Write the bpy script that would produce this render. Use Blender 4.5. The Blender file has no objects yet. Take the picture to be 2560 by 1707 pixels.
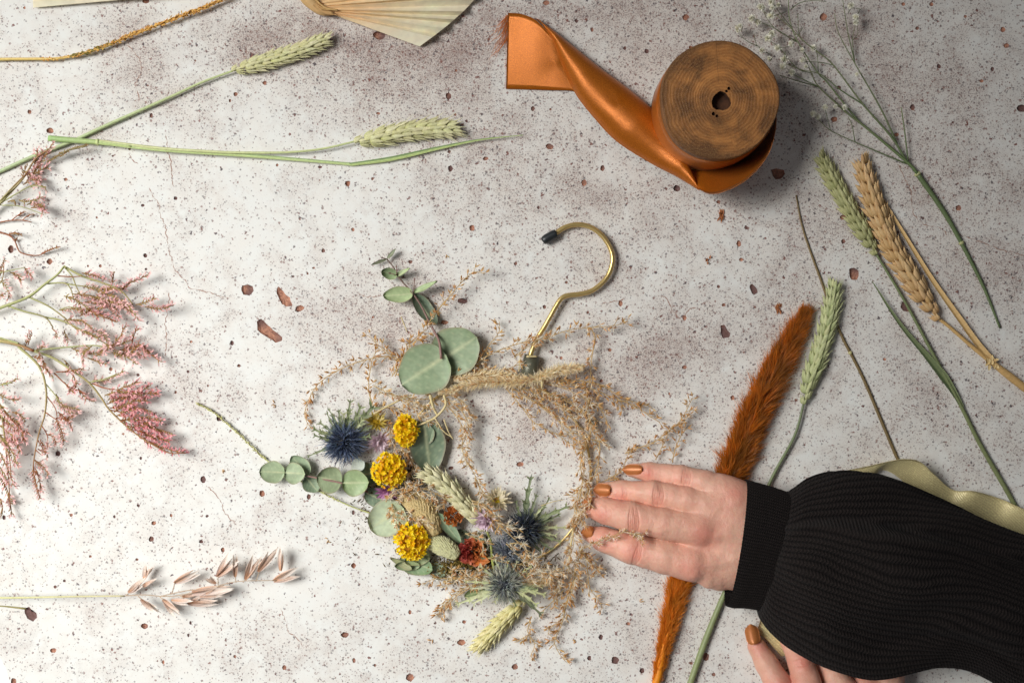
import bpy, math, random
import numpy as np
from mathutils import Vector, noise, geometry
random.seed(7)
rng = np.random.default_rng(7)

# ---------------------------------------------------------------- scale
# one unit of the working space ("u") is 0.3 mm; the table top is z = 0
S = 0.0003
HU = 3167.0                      # height of the lens above the table, in u

# ---------------------------------------------------------------- camera, world, lights, exposure
scene = bpy.context.scene
C = scene.collection
cam_d = bpy.data.cameras.new('camera')
cam = bpy.data.objects.new('camera', cam_d)
C.objects.link(cam)
cam.location = (0, 0, HU * S)
cam_d.sensor_width = 36.0
cam_d.lens = 36.0 * HU / 2560.0
cam_d.clip_start = 0.01
cam_d.clip_end = 50.0
cam_d.dof.use_dof = True
cam_d.dof.focus_distance = HU * S - 0.010
cam_d.dof.aperture_fstop = 22
scene.camera = cam

world = bpy.data.worlds.new('World')
scene.world = world
world.use_nodes = True
bg = world.node_tree.nodes['Background']
bg.inputs['Color'].default_value = (0.92, 0.93, 1.0, 1)
bg.inputs['Strength'].default_value = 0.085

def area(name, loc, target, sx, sy, power, col):
    d = bpy.data.lights.new(name, 'AREA')
    d.shape = 'RECTANGLE'; d.size = sx; d.size_y = sy
    d.energy = power; d.color = col
    o = bpy.data.objects.new(name, d)
    C.objects.link(o)
    o.location = loc
    o.rotation_euler = (Vector(target) - Vector(loc)).to_track_quat('-Z', 'Y').to_euler()
    return o
wl = area('window_light', (-1.25, 0.16, 1.25), (-0.34, -0.14, 0), 1.05, 1.05, 5.85, (1.0, 0.995, 0.975))
wl.data.spread = math.radians(49)
area('fill_light', (-0.6, -1.2, 0.9), (-0.3, -0.1, 0.0), 0.8, 0.6, 0.9, (0.95, 0.97, 1.0))  # soft fill lamp added to lift the shade, not a window
scene.view_settings.view_transform = 'Standard'
scene.view_settings.look = 'None'
scene.view_settings.exposure = 0.0
scene.view_settings.gamma = 1.0

# ---------------------------------------------------------------- helpers
def W(x, y, z=0.0):
    """a spot seen at picture point (x, y) and standing z above the table, in u"""
    f = 1.0 - z / HU
    return np.array([(x - 1280.0) * f, -(y - 853.5) * f, z])
def path(pts, z=None):
    out = []
    n = len(pts)
    for i, p in enumerate(pts):
        if len(p) == 3: out.append(W(*p))
        elif z is None: out.append(W(p[0], p[1], 3))
        elif isinstance(z, (int, float)): out.append(W(p[0], p[1], z))
        else: out.append(W(p[0], p[1], z[0] + (z[1] - z[0]) * i / max(1, n - 1)))
    return np.array(out)
def cr(x0, y0, s, pts):
    return [((x0 + p[0] / s), (y0 + p[1] / s)) + tuple(p[2:]) for p in pts]
def smooth(P, step=6.0, vals=None):
    """Catmull-Rom resampling of a path"""
    P = np.asarray(P, float)
    if len(P) < 2: return P
    if len(P) == 2:
        n = max(2, int(np.linalg.norm(P[1] - P[0]) / step) + 1)
        t = np.linspace(0, 1, n)[:, None]
        return P[0] * (1 - t) + P[1] * t
    Q = np.vstack([2 * P[0] - P[1], P, 2 * P[-1] - P[-2]])
    out = []
    for i in range(1, len(Q) - 2):
        a, b, c, d = Q[i - 1], Q[i], Q[i + 1], Q[i + 2]
        n = max(2, int(np.linalg.norm(c[:3] - b[:3]) / step))
        for k in range(n):
            t = k / n
            out.append(0.5 * ((2 * b) + (c - a) * t + (2 * a - 5 * b + 4 * c - d) * t * t + (3 * b - a - 3 * c + d) * t ** 3))
    out.append(P[-1])
    return np.array(out)
def L8(r, g, b):
    f = lambda v: (v / 255.0 / 12.92) if v <= 10 else (((v / 255.0) + 0.055) / 1.055) ** 2.4
    return np.array([f(r), f(g), f(b)])
def nrm(v):
    l = math.sqrt(float(v[0] * v[0] + v[1] * v[1] + v[2] * v[2]))
    return v / l if l > 1e-9 else np.array([1.0, 0, 0])
def cross(a, b):
    return np.array([a[1] * b[2] - a[2] * b[1], a[2] * b[0] - a[0] * b[2], a[0] * b[1] - a[1] * b[0]])
def rv(s=1.0):
    return np.array([random.gauss(0, s), random.gauss(0, s), random.gauss(0, s)])
def vary(c, a=0.12):
    k = 1 + random.uniform(-a, a)
    return np.clip(c * k * (1 + np.array([random.uniform(-a, a) * .35, random.uniform(-a, a) * .35, random.uniform(-a, a) * .5])), 0, 1)
def mix(a, b, t): return a * (1 - t) + b * t
UP = np.array([0, 0, 1.0])

class MB:
    def __init__(s):
        s.v, s.f, s.c = [], [], []
    def add(s, vs, fs, cs):
        o = len(s.v)
        s.v.extend(vs)
        s.f.extend([tuple(i + o for i in f) for f in fs])
        s.c.extend(cs)
    def tube(s, P, r, col, n=6, col2=None, cap=True):
        P = np.asarray(P, float); m = len(P)
        if np.isscalar(r): r = [r, r]
        r = np.interp(np.linspace(0, 1, m), np.linspace(0, 1, len(r)), r)
        T = np.gradient(P, axis=0)
        vs, fs, cs = [], [], []
        ref = None
        for i in range(m):
            t = nrm(T[i])
            if ref is None:
                ref = nrm(cross(t, UP)) if abs(t[2]) < .95 else np.array([1.0, 0, 0])
            ref = nrm(ref - t * float(ref @ t))
            bn = cross(t, ref)
            cc = col if col2 is None else mix(col, col2, i / (m - 1))
            for k in range(n):
                a = 2 * math.pi * k / n
                vs.append(P[i] + (ref * math.cos(a) + bn * math.sin(a)) * r[i]); cs.append(cc)
        for i in range(m - 1):
            for k in range(n):
                k2 = (k + 1) % n
                fs.append((i * n + k, i * n + k2, (i + 1) * n + k2, (i + 1) * n + k))
        if cap:
            fs.append(tuple(range(n - 1, -1, -1))); fs.append(tuple((m - 1) * n + k for k in range(n)))
        s.add(vs, fs, cs)
    def grain(s, p, d, L, w, col, col2=None, flat=0.75, n=6, prof=((0, .35), (.18, .85), (.42, 1), (.7, .66), (.9, .25), (1, .03)), nor=None):
        d = nrm(d)
        a = nor if nor is not None else UP
        x = nrm(cross(d, a)); y = cross(x, d)
        vs, fs, cs = [], [], []
        for j, (t, r) in enumerate(prof):
            cc = col if col2 is None else mix(col, col2, t)
            for k in range(n):
                an = 2 * math.pi * k / n
                vs.append(p + d * (L * t) + x * (math.cos(an) * r * w * .5) + y * (math.sin(an) * r * w * .5 * flat)); cs.append(cc)
        m = len(prof)
        for j in range(m - 1):
            for k in range(n):
                k2 = (k + 1) % n
                fs.append((j * n + k, j * n + k2, (j + 1) * n + k2, (j + 1) * n + k))
        fs.append(tuple(range(n - 1, -1, -1)))
        s.add(vs, fs, cs)
    def hair(s, p, d, L, w, col, bend=0.0, col2=None):
        d = nrm(d)
        x = nrm(cross(d, UP + rv(.45)))
        q = p + d * (L * .5)
        d2 = nrm(d + rv(bend)) if bend else d
        e = q + d2 * (L * .5)
        x = x * (w * .5)
        c2 = col if col2 is None else col2
        s.add([p - x, p + x, q + x * .75, q - x * .75, e], [(0, 1, 2, 3), (3, 2, 4)], [col, col, mix(col, c2, .5), mix(col, c2, .5), c2])
    def petal(s, p, d, nor, L, w, col, col2=None, cup=0.15, nu=4, prof=None, curl=0.0):
        """a small curved blade: nu rows of three points"""
        d = nrm(d); x = nrm(cross(d, nor)); y = nrm(cross(x, d))
        vs, fs, cs = [], [], []
        for i in range(nu + 1):
            t = i / nu
            ww = (math.sin(math.pi * min(1, .12 + .88 * t) ** .85) if prof is None else np.interp(t, np.linspace(0, 1, len(prof)), prof)) * w * .5
            cc = col if col2 is None else mix(col, col2, t)
            h = y * (curl * L * t * t)
            for k in (-1, 0, 1):
                vs.append(p + d * (L * t) + x * (ww * k) + h + y * (cup * w * (abs(k) - .5) * math.sin(math.pi * min(1, t + .1)))); cs.append(cc)
        for i in range(nu):
            for k in range(2):
                a = i * 3 + k
                fs.append((a, a + 1, a + 4, a + 3))
        s.add(vs, fs, cs)
    def grid(s, G, col):
        G = np.asarray(G); m, n = G.shape[:2]
        fs = [(i * n + j, i * n + j + 1, (i + 1) * n + j + 1, (i + 1) * n + j) for i in range(m - 1) for j in range(n - 1)]
        col = np.asarray(col)
        cs = [col] * (m * n) if col.ndim == 1 else list(col.reshape(-1, 3))
        s.add(list(G.reshape(-1, 3)), fs, cs)
    def build(s, name, mat, parent=None, shade=True):
        return make_mesh(name, np.array(s.v), s.f, np.array(s.c), mat, parent, shade)

ORI = {}
def make_mesh(name, V, F, COL, mats, parent=None, shade=True):
    me = bpy.data.meshes.new(name)
    o = bpy.data.objects.new(name, me)
    if parent is not None:
        org = ORI[parent.name]
        o.parent = parent
    else:
        org = np.array([V[:, 0].mean(), V[:, 1].mean(), V[:, 2].min()])
        o.location = tuple(org * S)
    ORI[o.name] = org
    VV = (V - org) * S
    if isinstance(F, np.ndarray):
        n = F.shape[1]
        me.vertices.add(len(VV)); me.vertices.foreach_set('co', VV.astype(np.float32).ravel())
        me.loops.add(F.size); me.loops.foreach_set('vertex_index', F.astype(np.int32).ravel())
        me.polygons.add(len(F)); me.polygons.foreach_set('loop_start', np.arange(0, F.size, n, dtype=np.int32))
        me.update(calc_edges=True)
        me.validate()
    else:
        me.from_pydata([tuple(v) for v in VV], [], F)
    if COL is not None:
        a = me.color_attributes.new('Col', 'FLOAT_COLOR', 'POINT')
        cc = np.ones((len(VV), 4), np.float32); cc[:, :3] = np.clip(COL, 0, 1)
        a.data.foreach_set('color', cc.ravel())
    for m in (mats if isinstance(mats, (list, tuple)) else [mats]): me.materials.append(m)
    if shade: me.polygons.foreach_set('use_smooth', [True] * len(me.polygons))
    C.objects.link(o)
    return o
def tag(o, label=None, cat=None, group=None, kind=None):
    if label: o['label'] = label
    if cat: o['category'] = cat
    if group: o['group'] = group
    if kind: o['kind'] = kind
    return o
def thing(name, org, label, cat, group=None):
    o = bpy.data.objects.new(name, None)
    o.empty_display_size = 0.01
    org = W(org[0], org[1], 0)
    o.location = tuple(org * S)
    ORI[o.name] = org
    C.objects.link(o)
    return tag(o, label, cat, group)
def sub(name, parent, label=None):
    """an empty part that holds sub-parts"""
    o = bpy.data.objects.new(name, None)
    o.empty_display_size = 0.005
    o.parent = parent; ORI[o.name] = ORI[parent.name]
    C.objects.link(o)
    if label: o['label'] = label
    return o

# ---------------------------------------------------------------- materials
def mat(name, rough=.6, col=None, metal=0.0, transl=0.0, spec=.5, bump=None, var=0.0, sheen=0.0, sss=0.0, attr=True, vscale=900.0):
    m = bpy.data.materials.new(name); m.use_nodes = True
    nt = m.node_tree; nd = nt.nodes; lk = nt.links
    b = nd['Principled BSDF']
    b.inputs['Roughness'].default_value = rough
    b.inputs['Metallic'].default_value = metal
    b.inputs['Specular IOR Level'].default_value = spec
    if sheen: b.inputs['Sheen Weight'].default_value = sheen; b.inputs['Sheen Roughness'].default_value = .5
    tc = nd.new('ShaderNodeTexCoord')
    if attr:
        a = nd.new('ShaderNodeAttribute'); a.attribute_name = 'Col'; src = a.outputs['Color']
    else:
        a = nd.new('ShaderNodeRGB'); a.outputs[0].default_value = (*col, 1); src = a.outputs[0]
    if var:
        n = nd.new('ShaderNodeTexNoise'); n.inputs['Scale'].default_value = vscale; n.inputs['Detail'].default_value = 4
        lk.new(tc.outputs['Object'], n.inputs['Vector'])
        r = nd.new('ShaderNodeMapRange'); r.inputs[1].default_value = .3; r.inputs[2].default_value = .7
        r.inputs[3].default_value = 1 - var; r.inputs[4].default_value = 1 + var
        lk.new(n.outputs['Fac'], r.inputs[0])
        x = nd.new('ShaderNodeVectorMath'); x.operation = 'SCALE'
        lk.new(src, x.inputs[0]); lk.new(r.outputs[0], x.inputs['Scale']); src = x.outputs[0]
    lk.new(src, b.inputs['Base Color'])
    if sss:
        b.inputs['Subsurface Weight'].default_value = sss
        b.inputs['Subsurface Radius'].default_value = (1.0, .35, .2)
        b.inputs['Subsurface Scale'].default_value = .004
    if bump:
        n = nd.new('ShaderNodeTexNoise'); n.inputs['Scale'].default_value = bump[0]; n.inputs['Detail'].default_value = 3
        lk.new(tc.outputs['Object'], n.inputs['Vector'])
        bp = nd.new('ShaderNodeBump'); bp.inputs['Strength'].default_value = bump[1]; bp.inputs['Distance'].default_value = bump[2]
        lk.new(n.outputs['Fac'], bp.inputs['Height']); lk.new(bp.outputs[0], b.inputs['Normal'])
    if transl:
        t = nd.new('ShaderNodeBsdfTranslucent'); lk.new(src, t.inputs['Color'])
        mx = nd.new('ShaderNodeMixShader'); mx.inputs[0].default_value = transl
        lk.new(b.outputs[0], mx.inputs[1]); lk.new(t.outputs[0], mx.inputs[2])
        lk.new(mx.outputs[0], nd['Material Output'].inputs['Surface'])
    return m
M = {}
M['plant'] = mat('dried_plant', .6, transl=.14, var=.12)
M['hair'] = mat('plant_hair', .55, transl=.48, var=.08)
M['leaf'] = mat('eucalyptus_leaf', .55, transl=.10, var=.13, vscale=260, bump=(2500, .25, .0002))
M['stem'] = mat('green_stem', .5, var=.12, vscale=500)
M['petal'] = mat('petal', .55, transl=.25, var=.12)
M['paper'] = mat('palm_fan', .6, transl=.22, var=.06, vscale=200, bump=(900, .2, .0003))

# ---------------------------------------------------------------- table top with specks, pits and hair cracks
PITS = [(661,208,6),(589,236,6),(575,252,4),(378,289,6),(948,89,14),(1121,241,9),(945,284,5),(125,327,9),(1166,303,4),(1138,287,4),(1140,177,4),
(1126,422,8),(1123,380,5),(869,459,8),(800,418,5),(693,413,4),(931,447,4),(74,280,6),(61,20,4),(365,3,9),(488,152,3),(164,449,5),(357,514,4.5),(242,544,3.5),
(324,373,3.5),(282,390,3.3),(439,496,5.5),(363,639,6),(251,665,4.5),(220,665,3.5),(365,673,3.6),(27,623,9.5),(124,654,8.5),(277,923,5.5),(345,937,4.5),
(470,929,4),(580,857,6.5),(597,914,5),(477,854,4),(439,980,4),(520,964,3),(145,1133,7.5),(548,1045,8.5),(508,1198,8.5),(352,1145,4.3),(308,1084,3.3),
(286,1291,4.5),(178,1287,5),(428,1288,4.5),(518,1289,4.5),(346,1263,4.3),(10,1293,6),(384,1307,6.5),(378,1347,7.5),(503,1353,6),(557,1374,6.5),
(342,1398,4.5),(138,1466,4.5),(161,1451,4.2),(226,1390,4),(361,1564,8.5),(133,1625,8),(711,1668,6.5),(587,1640,4.5),(476,1556,4.5),(471,1587,4.5),
(34,1703,9),(408,1654,4.5),(655,1233,8.5),(862,1586,9.5),(884,1413,7.5),(772,1241,7),(885,1650,6),(937,1662,4),(883,1281,5.5),(1300,1160,8.5),
(1127,1169,6),(1025,1529,5.5),(1160,1554,5.5),(1088,1557,3.6),(1153,1605,10),(1570,1558,5.5),(1502,1592,7),(1538,1649,11),(1473,1644,6.5),(1287,1666,8.5),
(1348,1667,4),(1025,1693,11),(1605,1675,7.5),(1765,1641,10.5),(1728,1657,4.6),(1784,1685,5.5),(808,627,5.5),(1026,655,5.5),(1180,570,8.5),(882,574,5.5),
(1111,806,8),(1289,659,5),(784,670,3.5),(769,684,3.3),(732,691,4),(932,793,3.5),(1551,758,7.5),(1711,794,7),(1524,875,5.5),(1711,918,6.5),(1403,895,4.5),
(1361,767,5.5),(1503,952,4.5),(1673,984,3.5),(1469,781,4.2),(1416,706,4.5),(1616,129,6.5),(1480,75,5.5),(1441,53,5.2),(1562,121,5),(1727,120,6),
(1332,272,6.5),(1374,367,9.5),(1460,457,8.5),(1506,421,7.5),(1346,519,4.5),(1692,471,9.5),(1214,397,6.5),(1376,274,3.5),(2058,43,10.5),(2293,71,5.5),
(2258,11,5.5),(2328,12,6),(2413,42,4.5),(2507,75,7.5),(2516,115,7.5),(2347,167,6.5),(2281,269,8),(2453,203,5.5),(2554,272,12),(2085,299,8.5),(2097,219,6),
(2241,337,6.5),(2010,338,4.5),(2396,520,8),(2481,173,5.5),(2382,307,3.6),(2108,604,6.5),(1865,569,5.5),(1853,649,5.5),(1847,609,8),
(1809,762,5.5),(2107,543,8),(2211,898,4.5),(1831,994,6.5),(1990,1000,4.5),(1796,716,4.5),(1796,505,5.5),(1365,8,8),(1714,44,9)]
BIGPITS = [([(696,716),(704,722),(712,735),(724,742),(728,755),(731,764),(716,766),(704,760),(696,744),(690,728)], 5),
([(741,766),(752,762),(761,768),(758,774),(746,780),(738,776)], 4),
([(642,804),(652,797),(664,806),(676,818),(690,830),(706,842),(704,852),(690,856),(672,846),(656,836),(644,824)], 6),
([(606,714),(618,711),(632,716),(634,728),(624,738),(610,736),(603,726)], 5),
([(1144,748),(1152,744),(1160,749),(1168,747),(1168,756),(1156,759),(1145,755)], 3),
([(1927,424),(1942,422),(1960,426),(1962,436),(1952,448),(1940,450),(1932,440)], 5),
([(2124,672),(2134,669),(2146,676),(2147,690),(2142,700),(2130,701),(2123,690)], 7),
([(1874,712),(1881,710),(1893,722),(1894,732),(1884,738),(1876,726)], 4),
([(1801,814),(1812,811),(1815,822),(1826,832),(1822,844),(1808,846),(1802,832)], 4),
([(2254,755),(2262,752),(2270,770),(2274,780),(2258,778),(2252,768)], 4),
([(62,1520),(74,1515),(78,1526),(90,1530),(93,1543),(82,1552),(68,1546),(61,1532)], 3)]
CRACKS = [[(415,332),(418,372),(428,410),(430,440),(433,460),(440,470)],[(372,470),(388,498),(400,515),(398,528),(404,545),(408,552),(414,565),(416,585),(420,612),(424,632),(432,655),(437,672),(450,690),(468,706),(476,722),(500,727),(528,731),(552,742),(580,743)],
[(318,112),(345,142),(352,162),(354,182),(344,200),(338,214),(345,232),(350,250)],[(424,730),(422,762),(416,790),(413,822),(418,855),(412,890)],[(320,384),(332,402),(345,412)],
[(2278,492),(2283,530),(2300,555),(2330,566),(2355,572),(2370,590)],[(2390,585),(2430,598),(2470,612),(2500,624),(2530,630),(2560,638)],[(2245,410),(2262,445),(2278,480),(2282,510)],
[(520,1215),(548,1248),(562,1280),(590,1310)],[(700,1520),(715,1550),(722,1580),(745,1595),(760,1620)],[(1640,740),(1665,746),(1680,775),(1692,790),(1702,796),(1725,775),(1740,768)],[(893,730),(915,741),(935,741),(955,738)],
[(2080,480),(2092,500),(2097,520)],[(1500,760),(1520,757),(1540,752),(1560,746)]]
def ground_build():
    def G(x, y): return ((x - 1280.0), -(y - 853.5))
    outer = [(-700, -560), (3260, -560), (3260, 2260), (150, 2260), (28, 1718), (14, 1668), (-2, 1640), (-40, 1622), (-700, 1606)]
    V2, E, tags = [], [], []
    def poly(pts):
        o = len(V2)
        V2.extend([Vector(G(*p)) for p in pts])
        E.extend([(o + i, o + (i + 1) % len(pts)) for i in range(len(pts))])
        return list(range(o, o + len(pts)))
    outline = poly(outer)
    holes = []
    r = random.Random(3)
    for (x, y, rad) in PITS:
        rad = rad * .88
        n = 9 if rad < 6 else 13
        ph = r.uniform(0, 6.3); el = r.uniform(.82, 1.2)
        pts = []
        for k in range(n):
            a = 2 * math.pi * k / n
            q = rad * (1 + r.uniform(-.13, .13))
            pts.append((x + q * math.cos(a) * el, y + q * math.sin(a) / el))
        holes.append((poly(pts[::-1]), min(7.0, rad * r.uniform(.45, .75)), (x, y)))
    for pts, dep in BIGPITS:
        fine = []
        for i in range(len(pts)):
            a = np.array(pts[i]); b = np.array(pts[(i + 1) % len(pts)])
            for t in (0, .5):
                p = a * (1 - t) + b * t
                fine.append((p[0] + r.uniform(-1.2, 1.2), p[1] + r.uniform(-1.2, 1.2)))
        c = np.mean(pts, axis=0)
        holes.append((poly(fine[::-1]), dep, (c[0], c[1])))
    gx = np.arange(-660, 3240, 40); gy = np.arange(-540, 2240, 40)
    hc = np.array([(x, y, q) for (x, y, q) in PITS] + [(np.mean([p[0] for p in b]), np.mean([p[1] for p in b]), 40) for b, _ in BIGPITS])
    for x in gx:
        for y in gy:
            xx, yy = x + r.uniform(-9, 9), y + r.uniform(-9, 9)
            if xx < 170 and yy > 1590: continue
            if (np.hypot(hc[:, 0] - xx, hc[:, 1] - yy) < hc[:, 2] + 6).any(): continue
            V2.append(Vector(G(xx, yy)))
    vo, eo, fo, ov, oe, of = geometry.delaunay_2d_cdt(V2, E, [], 2, 1e-5)
    vo = [np.array([v[0], v[1], 0.0]) for v in vo]
    # which output vertices come from which input
    back = {}
    for i, lst in enumerate(ov):
        for j in lst: back[j] = i
    holeset = {}
    for h, (ids, dep, c) in enumerate(holes):
        for j in ids: holeset[back[j]] = h
    faces = []
    for f in fo:
        hs = [holeset.get(i, -1) for i in f]
        if hs[0] >= 0 and all(q == hs[0] for q in hs): continue
        faces.append(tuple(f))
    # only the outside of the outline was left out by mode 2 of the triangulation
    V = list(vo); F = list(faces); mi = [0] * len(F)
    r = random.Random(5)
    for ids, dep, c in holes:
        ring = [back[j] for j in ids]
        ctr = np.mean([V[i] for i in ring], axis=0)
        prev = ring
        for (sc, dz) in ((.9, .45), (.68, .85), (.32, 1.0)):
            cur = []
            for i in ring:
                p = ctr + (vo[i] - ctr) * sc * (1 + r.uniform(-.06, .06)); p[2] = -dep * dz * (1 + r.uniform(-.15, .15))
                V.append(p); cur.append(len(V) - 1)
            for k in range(len(ring)):
                k2 = (k + 1) % len(ring)
                F.append((prev[k], prev[k2], cur[k2], cur[k])); mi.append(1)
            prev = cur
        F.append(tuple(prev)); mi.append(1)
    V = np.array(V)
    # cracks: shallow dark fillets let into the top
    for line in CRACKS:
        P = smooth(np.array([[x - 1280.0, -(y - 853.5), 0.0] for x, y in line]), 5)
        base = len(V); VV = []
        for i, p in enumerate(P):
            t = nrm(P[min(i + 1, len(P) - 1)] - P[max(i - 1, 0)]); s_ = np.array([-t[1], t[0], 0])
            p = p + s_ * r.uniform(-2.4, 2.4)
            w = r.choice([.2, .5, .9, 1.3, 1.0]) * (0.2 if i in (0, len(P) - 1) else 1)
            VV += [p + s_ * w + UP * .12, p - s_ * w + UP * .12]
        V = np.vstack([V, np.array(VV)])
        for i in range(len(P) - 1):
            a = base + 2 * i
            F.append((a, a + 1, a + 3, a + 2)); mi.append(2)
    # speck density of the cast surface, spot by spot
    X = V[:, 0] + 1280; Y = 853.5 - V[:, 1]
    D = np.full(len(V), .10) + .12 * np.clip((X - 700) / 800, 0, 1)
    for (x, y, sx, sy, a) in [(330,60,60,90,.35),(360,180,70,90,.40),(430,260,90,60,.30),(600,120,130,90,.42),(800,60,150,110,.40),(950,190,230,120,.42),(1150,90,170,120,.45),(1200,330,200,90,.25),
        (1500,20,230,60,.35),(1600,150,250,150,.22),(1950,80,220,160,.25),(2300,130,250,200,.24),(2500,620,200,250,.22),(2200,420,250,250,.16),(1300,480,260,120,.20),(1700,470,220,80,.25),
        (880,800,160,90,.36),(1050,720,130,90,.22),(1380,1010,170,70,.42),(1300,1100,110,60,.22),(1600,900,170,90,.28),(1750,840,150,100,.2),(2300,1000,200,150,.15),(2000,700,150,200,.16),(1480,680,120,90,.22),
        (430,430,60,60,.16),(460,900,60,130,.2),(520,1000,90,60,.22),(160,1000,100,80,.04),(470,1160,60,50,.14),(720,1300,150,60,.12),(1620,1400,120,60,.2),(60,180,90,120,.16),(180,350,120,60,.18),(170,560,70,60,.2),(1000,1000,200,160,.15),
        (480,560,30,30,.25),(800,1620,260,90,.08),(1700,1600,200,100,.10)]:
        D += 1.05 * a * np.exp(-((X - x) / sx) ** 2 - ((Y - y) / sy) ** 2)
    me_col = np.zeros((len(V), 3)); me_col[:, 0] = np.clip(D, 0, 1)
    o = make_mesh('table_top', V, F, me_col, [stone, pit, crack], None, False)
    o.data.polygons.foreach_set('material_index', mi)
    tag(o, kind='structure')
    return o

def node_setup(m):
    m.use_nodes = True
    nt = m.node_tree
    return nt, nt.nodes, nt.links, nt.nodes['Principled BSDF']
stone = bpy.data.materials.new('speckled_plaster')
nt, nd, lk, b = node_setup(stone)
tc = nd.new('ShaderNodeNewGeometry')
at = nd.new('ShaderNodeAttribute'); at.attribute_name = 'Col'
sp = nd.new('ShaderNodeSeparateColor'); lk.new(at.outputs['Color'], sp.inputs[0])
def nz(scale, detail=2, rough=.5, dist=0.0):
    n = nd.new('ShaderNodeTexNoise'); n.inputs['Scale'].default_value = scale; n.inputs['Detail'].default_value = detail
    n.inputs['Roughness'].default_value = rough; n.inputs['Distortion'].default_value = dist
    lk.new(tc.outputs['Position'], n.inputs['Vector']); return n
def mth(op, a, b_=None, clamp=False):
    n = nd.new('ShaderNodeMath'); n.operation = op; n.use_clamp = clamp
    for i, v in enumerate((a, b_)):
        if v is None: continue
        if isinstance(v, (int, float)): n.inputs[i].default_value = v
        else: lk.new(v, n.inputs[i])
    return n.outputs[0]
def rng_(v, a, b_, c, d):
    n = nd.new('ShaderNodeMapRange'); 
    for i, q in enumerate((v, a, b_, c, d)):
        if isinstance(q, (int, float)): n.inputs[i].default_value = q
        else: lk.new(q, n.inputs[i])
    return n.outputs[0]
# local density = the map broken up by noise of two sizes
n_big = nz(28, 5, .62, .6); n_mid = nz(120, 4, .6, .8)
dens = mth('ADD', sp.outputs[0], mth('MULTIPLY', mth('SUBTRACT', n_big.outputs['Fac'], .5), 1.1))
dens = mth('ADD', dens, mth('MULTIPLY', mth('SUBTRACT', n_mid.outputs['Fac'], .5), .65))
dens = rng_(dens, .0, 1.0, 0.0, 1.0)
# fine grain specks
n_f = nz(1150, 2, .55)
thr = rng_(dens, 0, .8, .68, .46)
spk = mth('MULTIPLY', mth('SUBTRACT', n_f.outputs['Fac'], thr), 12.0, True)
# round specks of two sizes, more of them where it is dense
def dots(scale, lo, hi, rad):
    v = nd.new('ShaderNodeTexVoronoi'); v.inputs['Scale'].default_value = scale
    jn = nd.new('ShaderNodeTexNoise'); jn.inputs['Scale'].default_value = scale * 1.6; jn.inputs['Detail'].default_value = 1
    lk.new(tc.outputs['Position'], jn.inputs['Vector'])
    jv = nd.new('ShaderNodeVectorMath'); jv.operation = 'SUBTRACT'; lk.new(jn.outputs['Color'], jv.inputs[0]); jv.inputs[1].default_value = (.5, .5, .5)
    js = nd.new('ShaderNodeVectorMath'); js.operation = 'SCALE'; lk.new(jv.outputs[0], js.inputs[0]); js.inputs['Scale'].default_value = 1.1 / scale
    ja = nd.new('ShaderNodeVectorMath'); ja.operation = 'ADD'; lk.new(tc.outputs['Position'], ja.inputs[0]); lk.new(js.outputs[0], ja.inputs[1])
    lk.new(ja.outputs[0], v.inputs['Vector'])
    s2 = nd.new('ShaderNodeSeparateColor'); lk.new(v.outputs['Color'], s2.inputs[0])
    keep = mth('LESS_THAN', s2.outputs[0], rng_(dens, 0, .8, lo, hi))
    rr = mth('MULTIPLY', s2.outputs[1], rad)
    d = mth('MULTIPLY', mth('SUBTRACT', rr, v.outputs['Distance']), 14.0, True)
    return mth('MULTIPLY', d, keep), s2
d0, s0 = dots(900, .05, .80, .75)
d1, s1 = dots(520, .08, .52, .58)
d2, s2_ = dots(270, .10, .30, .36)
d3, s3_ = dots(110, .12, .18, .11)
def mixc(f, a, b_):
    n = nd.new('ShaderNodeMix'); n.data_type = 'RGBA'
    if isinstance(f, (int, float)): n.inputs[0].default_value = f
    else: lk.new(f, n.inputs[0])
    for i, q in ((6, a), (7, b_)):
        if isinstance(q, (tuple, list, np.ndarray)): n.inputs[i].default_value = (*q, 1) if len(q) == 3 else q
        else: lk.new(q, n.inputs[i])
    return n.outputs[2]
base = mixc(rng_(dens, .05, .85, 0, 1), L8(229, 229, 224), L8(184, 168, 158))
n_w = nz(60, 4, .6)
base = mixc(rng_(n_w.outputs['Fac'], .35, .65, 0, .5), base, L8(228, 222, 213))
c = mixc(mth('MULTIPLY', spk, .60), base, L8(122, 98, 96))
n_tint = nz(330, 1)
dark = mixc(rng_(n_tint.outputs['Fac'], .42, .58, 0, 1), L8(62, 50, 58), L8(122, 68, 56))
c = mixc(mth('MULTIPLY', d0, .55), c, dark)
c = mixc(mth('MULTIPLY', d1, .70), c, dark)
c = mixc(mth('MULTIPLY', d2, .88), c, dark)
c = mixc(mth('MULTIPLY', d3, .92), c, dark)
lk.new(c, b.inputs['Base Color'])
b.inputs['Roughness'].default_value = .62; b.inputs['Specular IOR Level'].default_value = .3
bp = nd.new('ShaderNodeBump'); bp.inputs['Strength'].default_value = .35; bp.inputs['Distance'].default_value = .0006
h = mth('SUBTRACT', mth('MULTIPLY', nz(500, 3).outputs['Fac'], .5), mth('ADD', mth('MULTIPLY', d2, .6), mth('MULTIPLY', d3, 1.0)))
lk.new(h, bp.inputs['Height']); lk.new(bp.outputs[0], b.inputs['Normal'])

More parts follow.
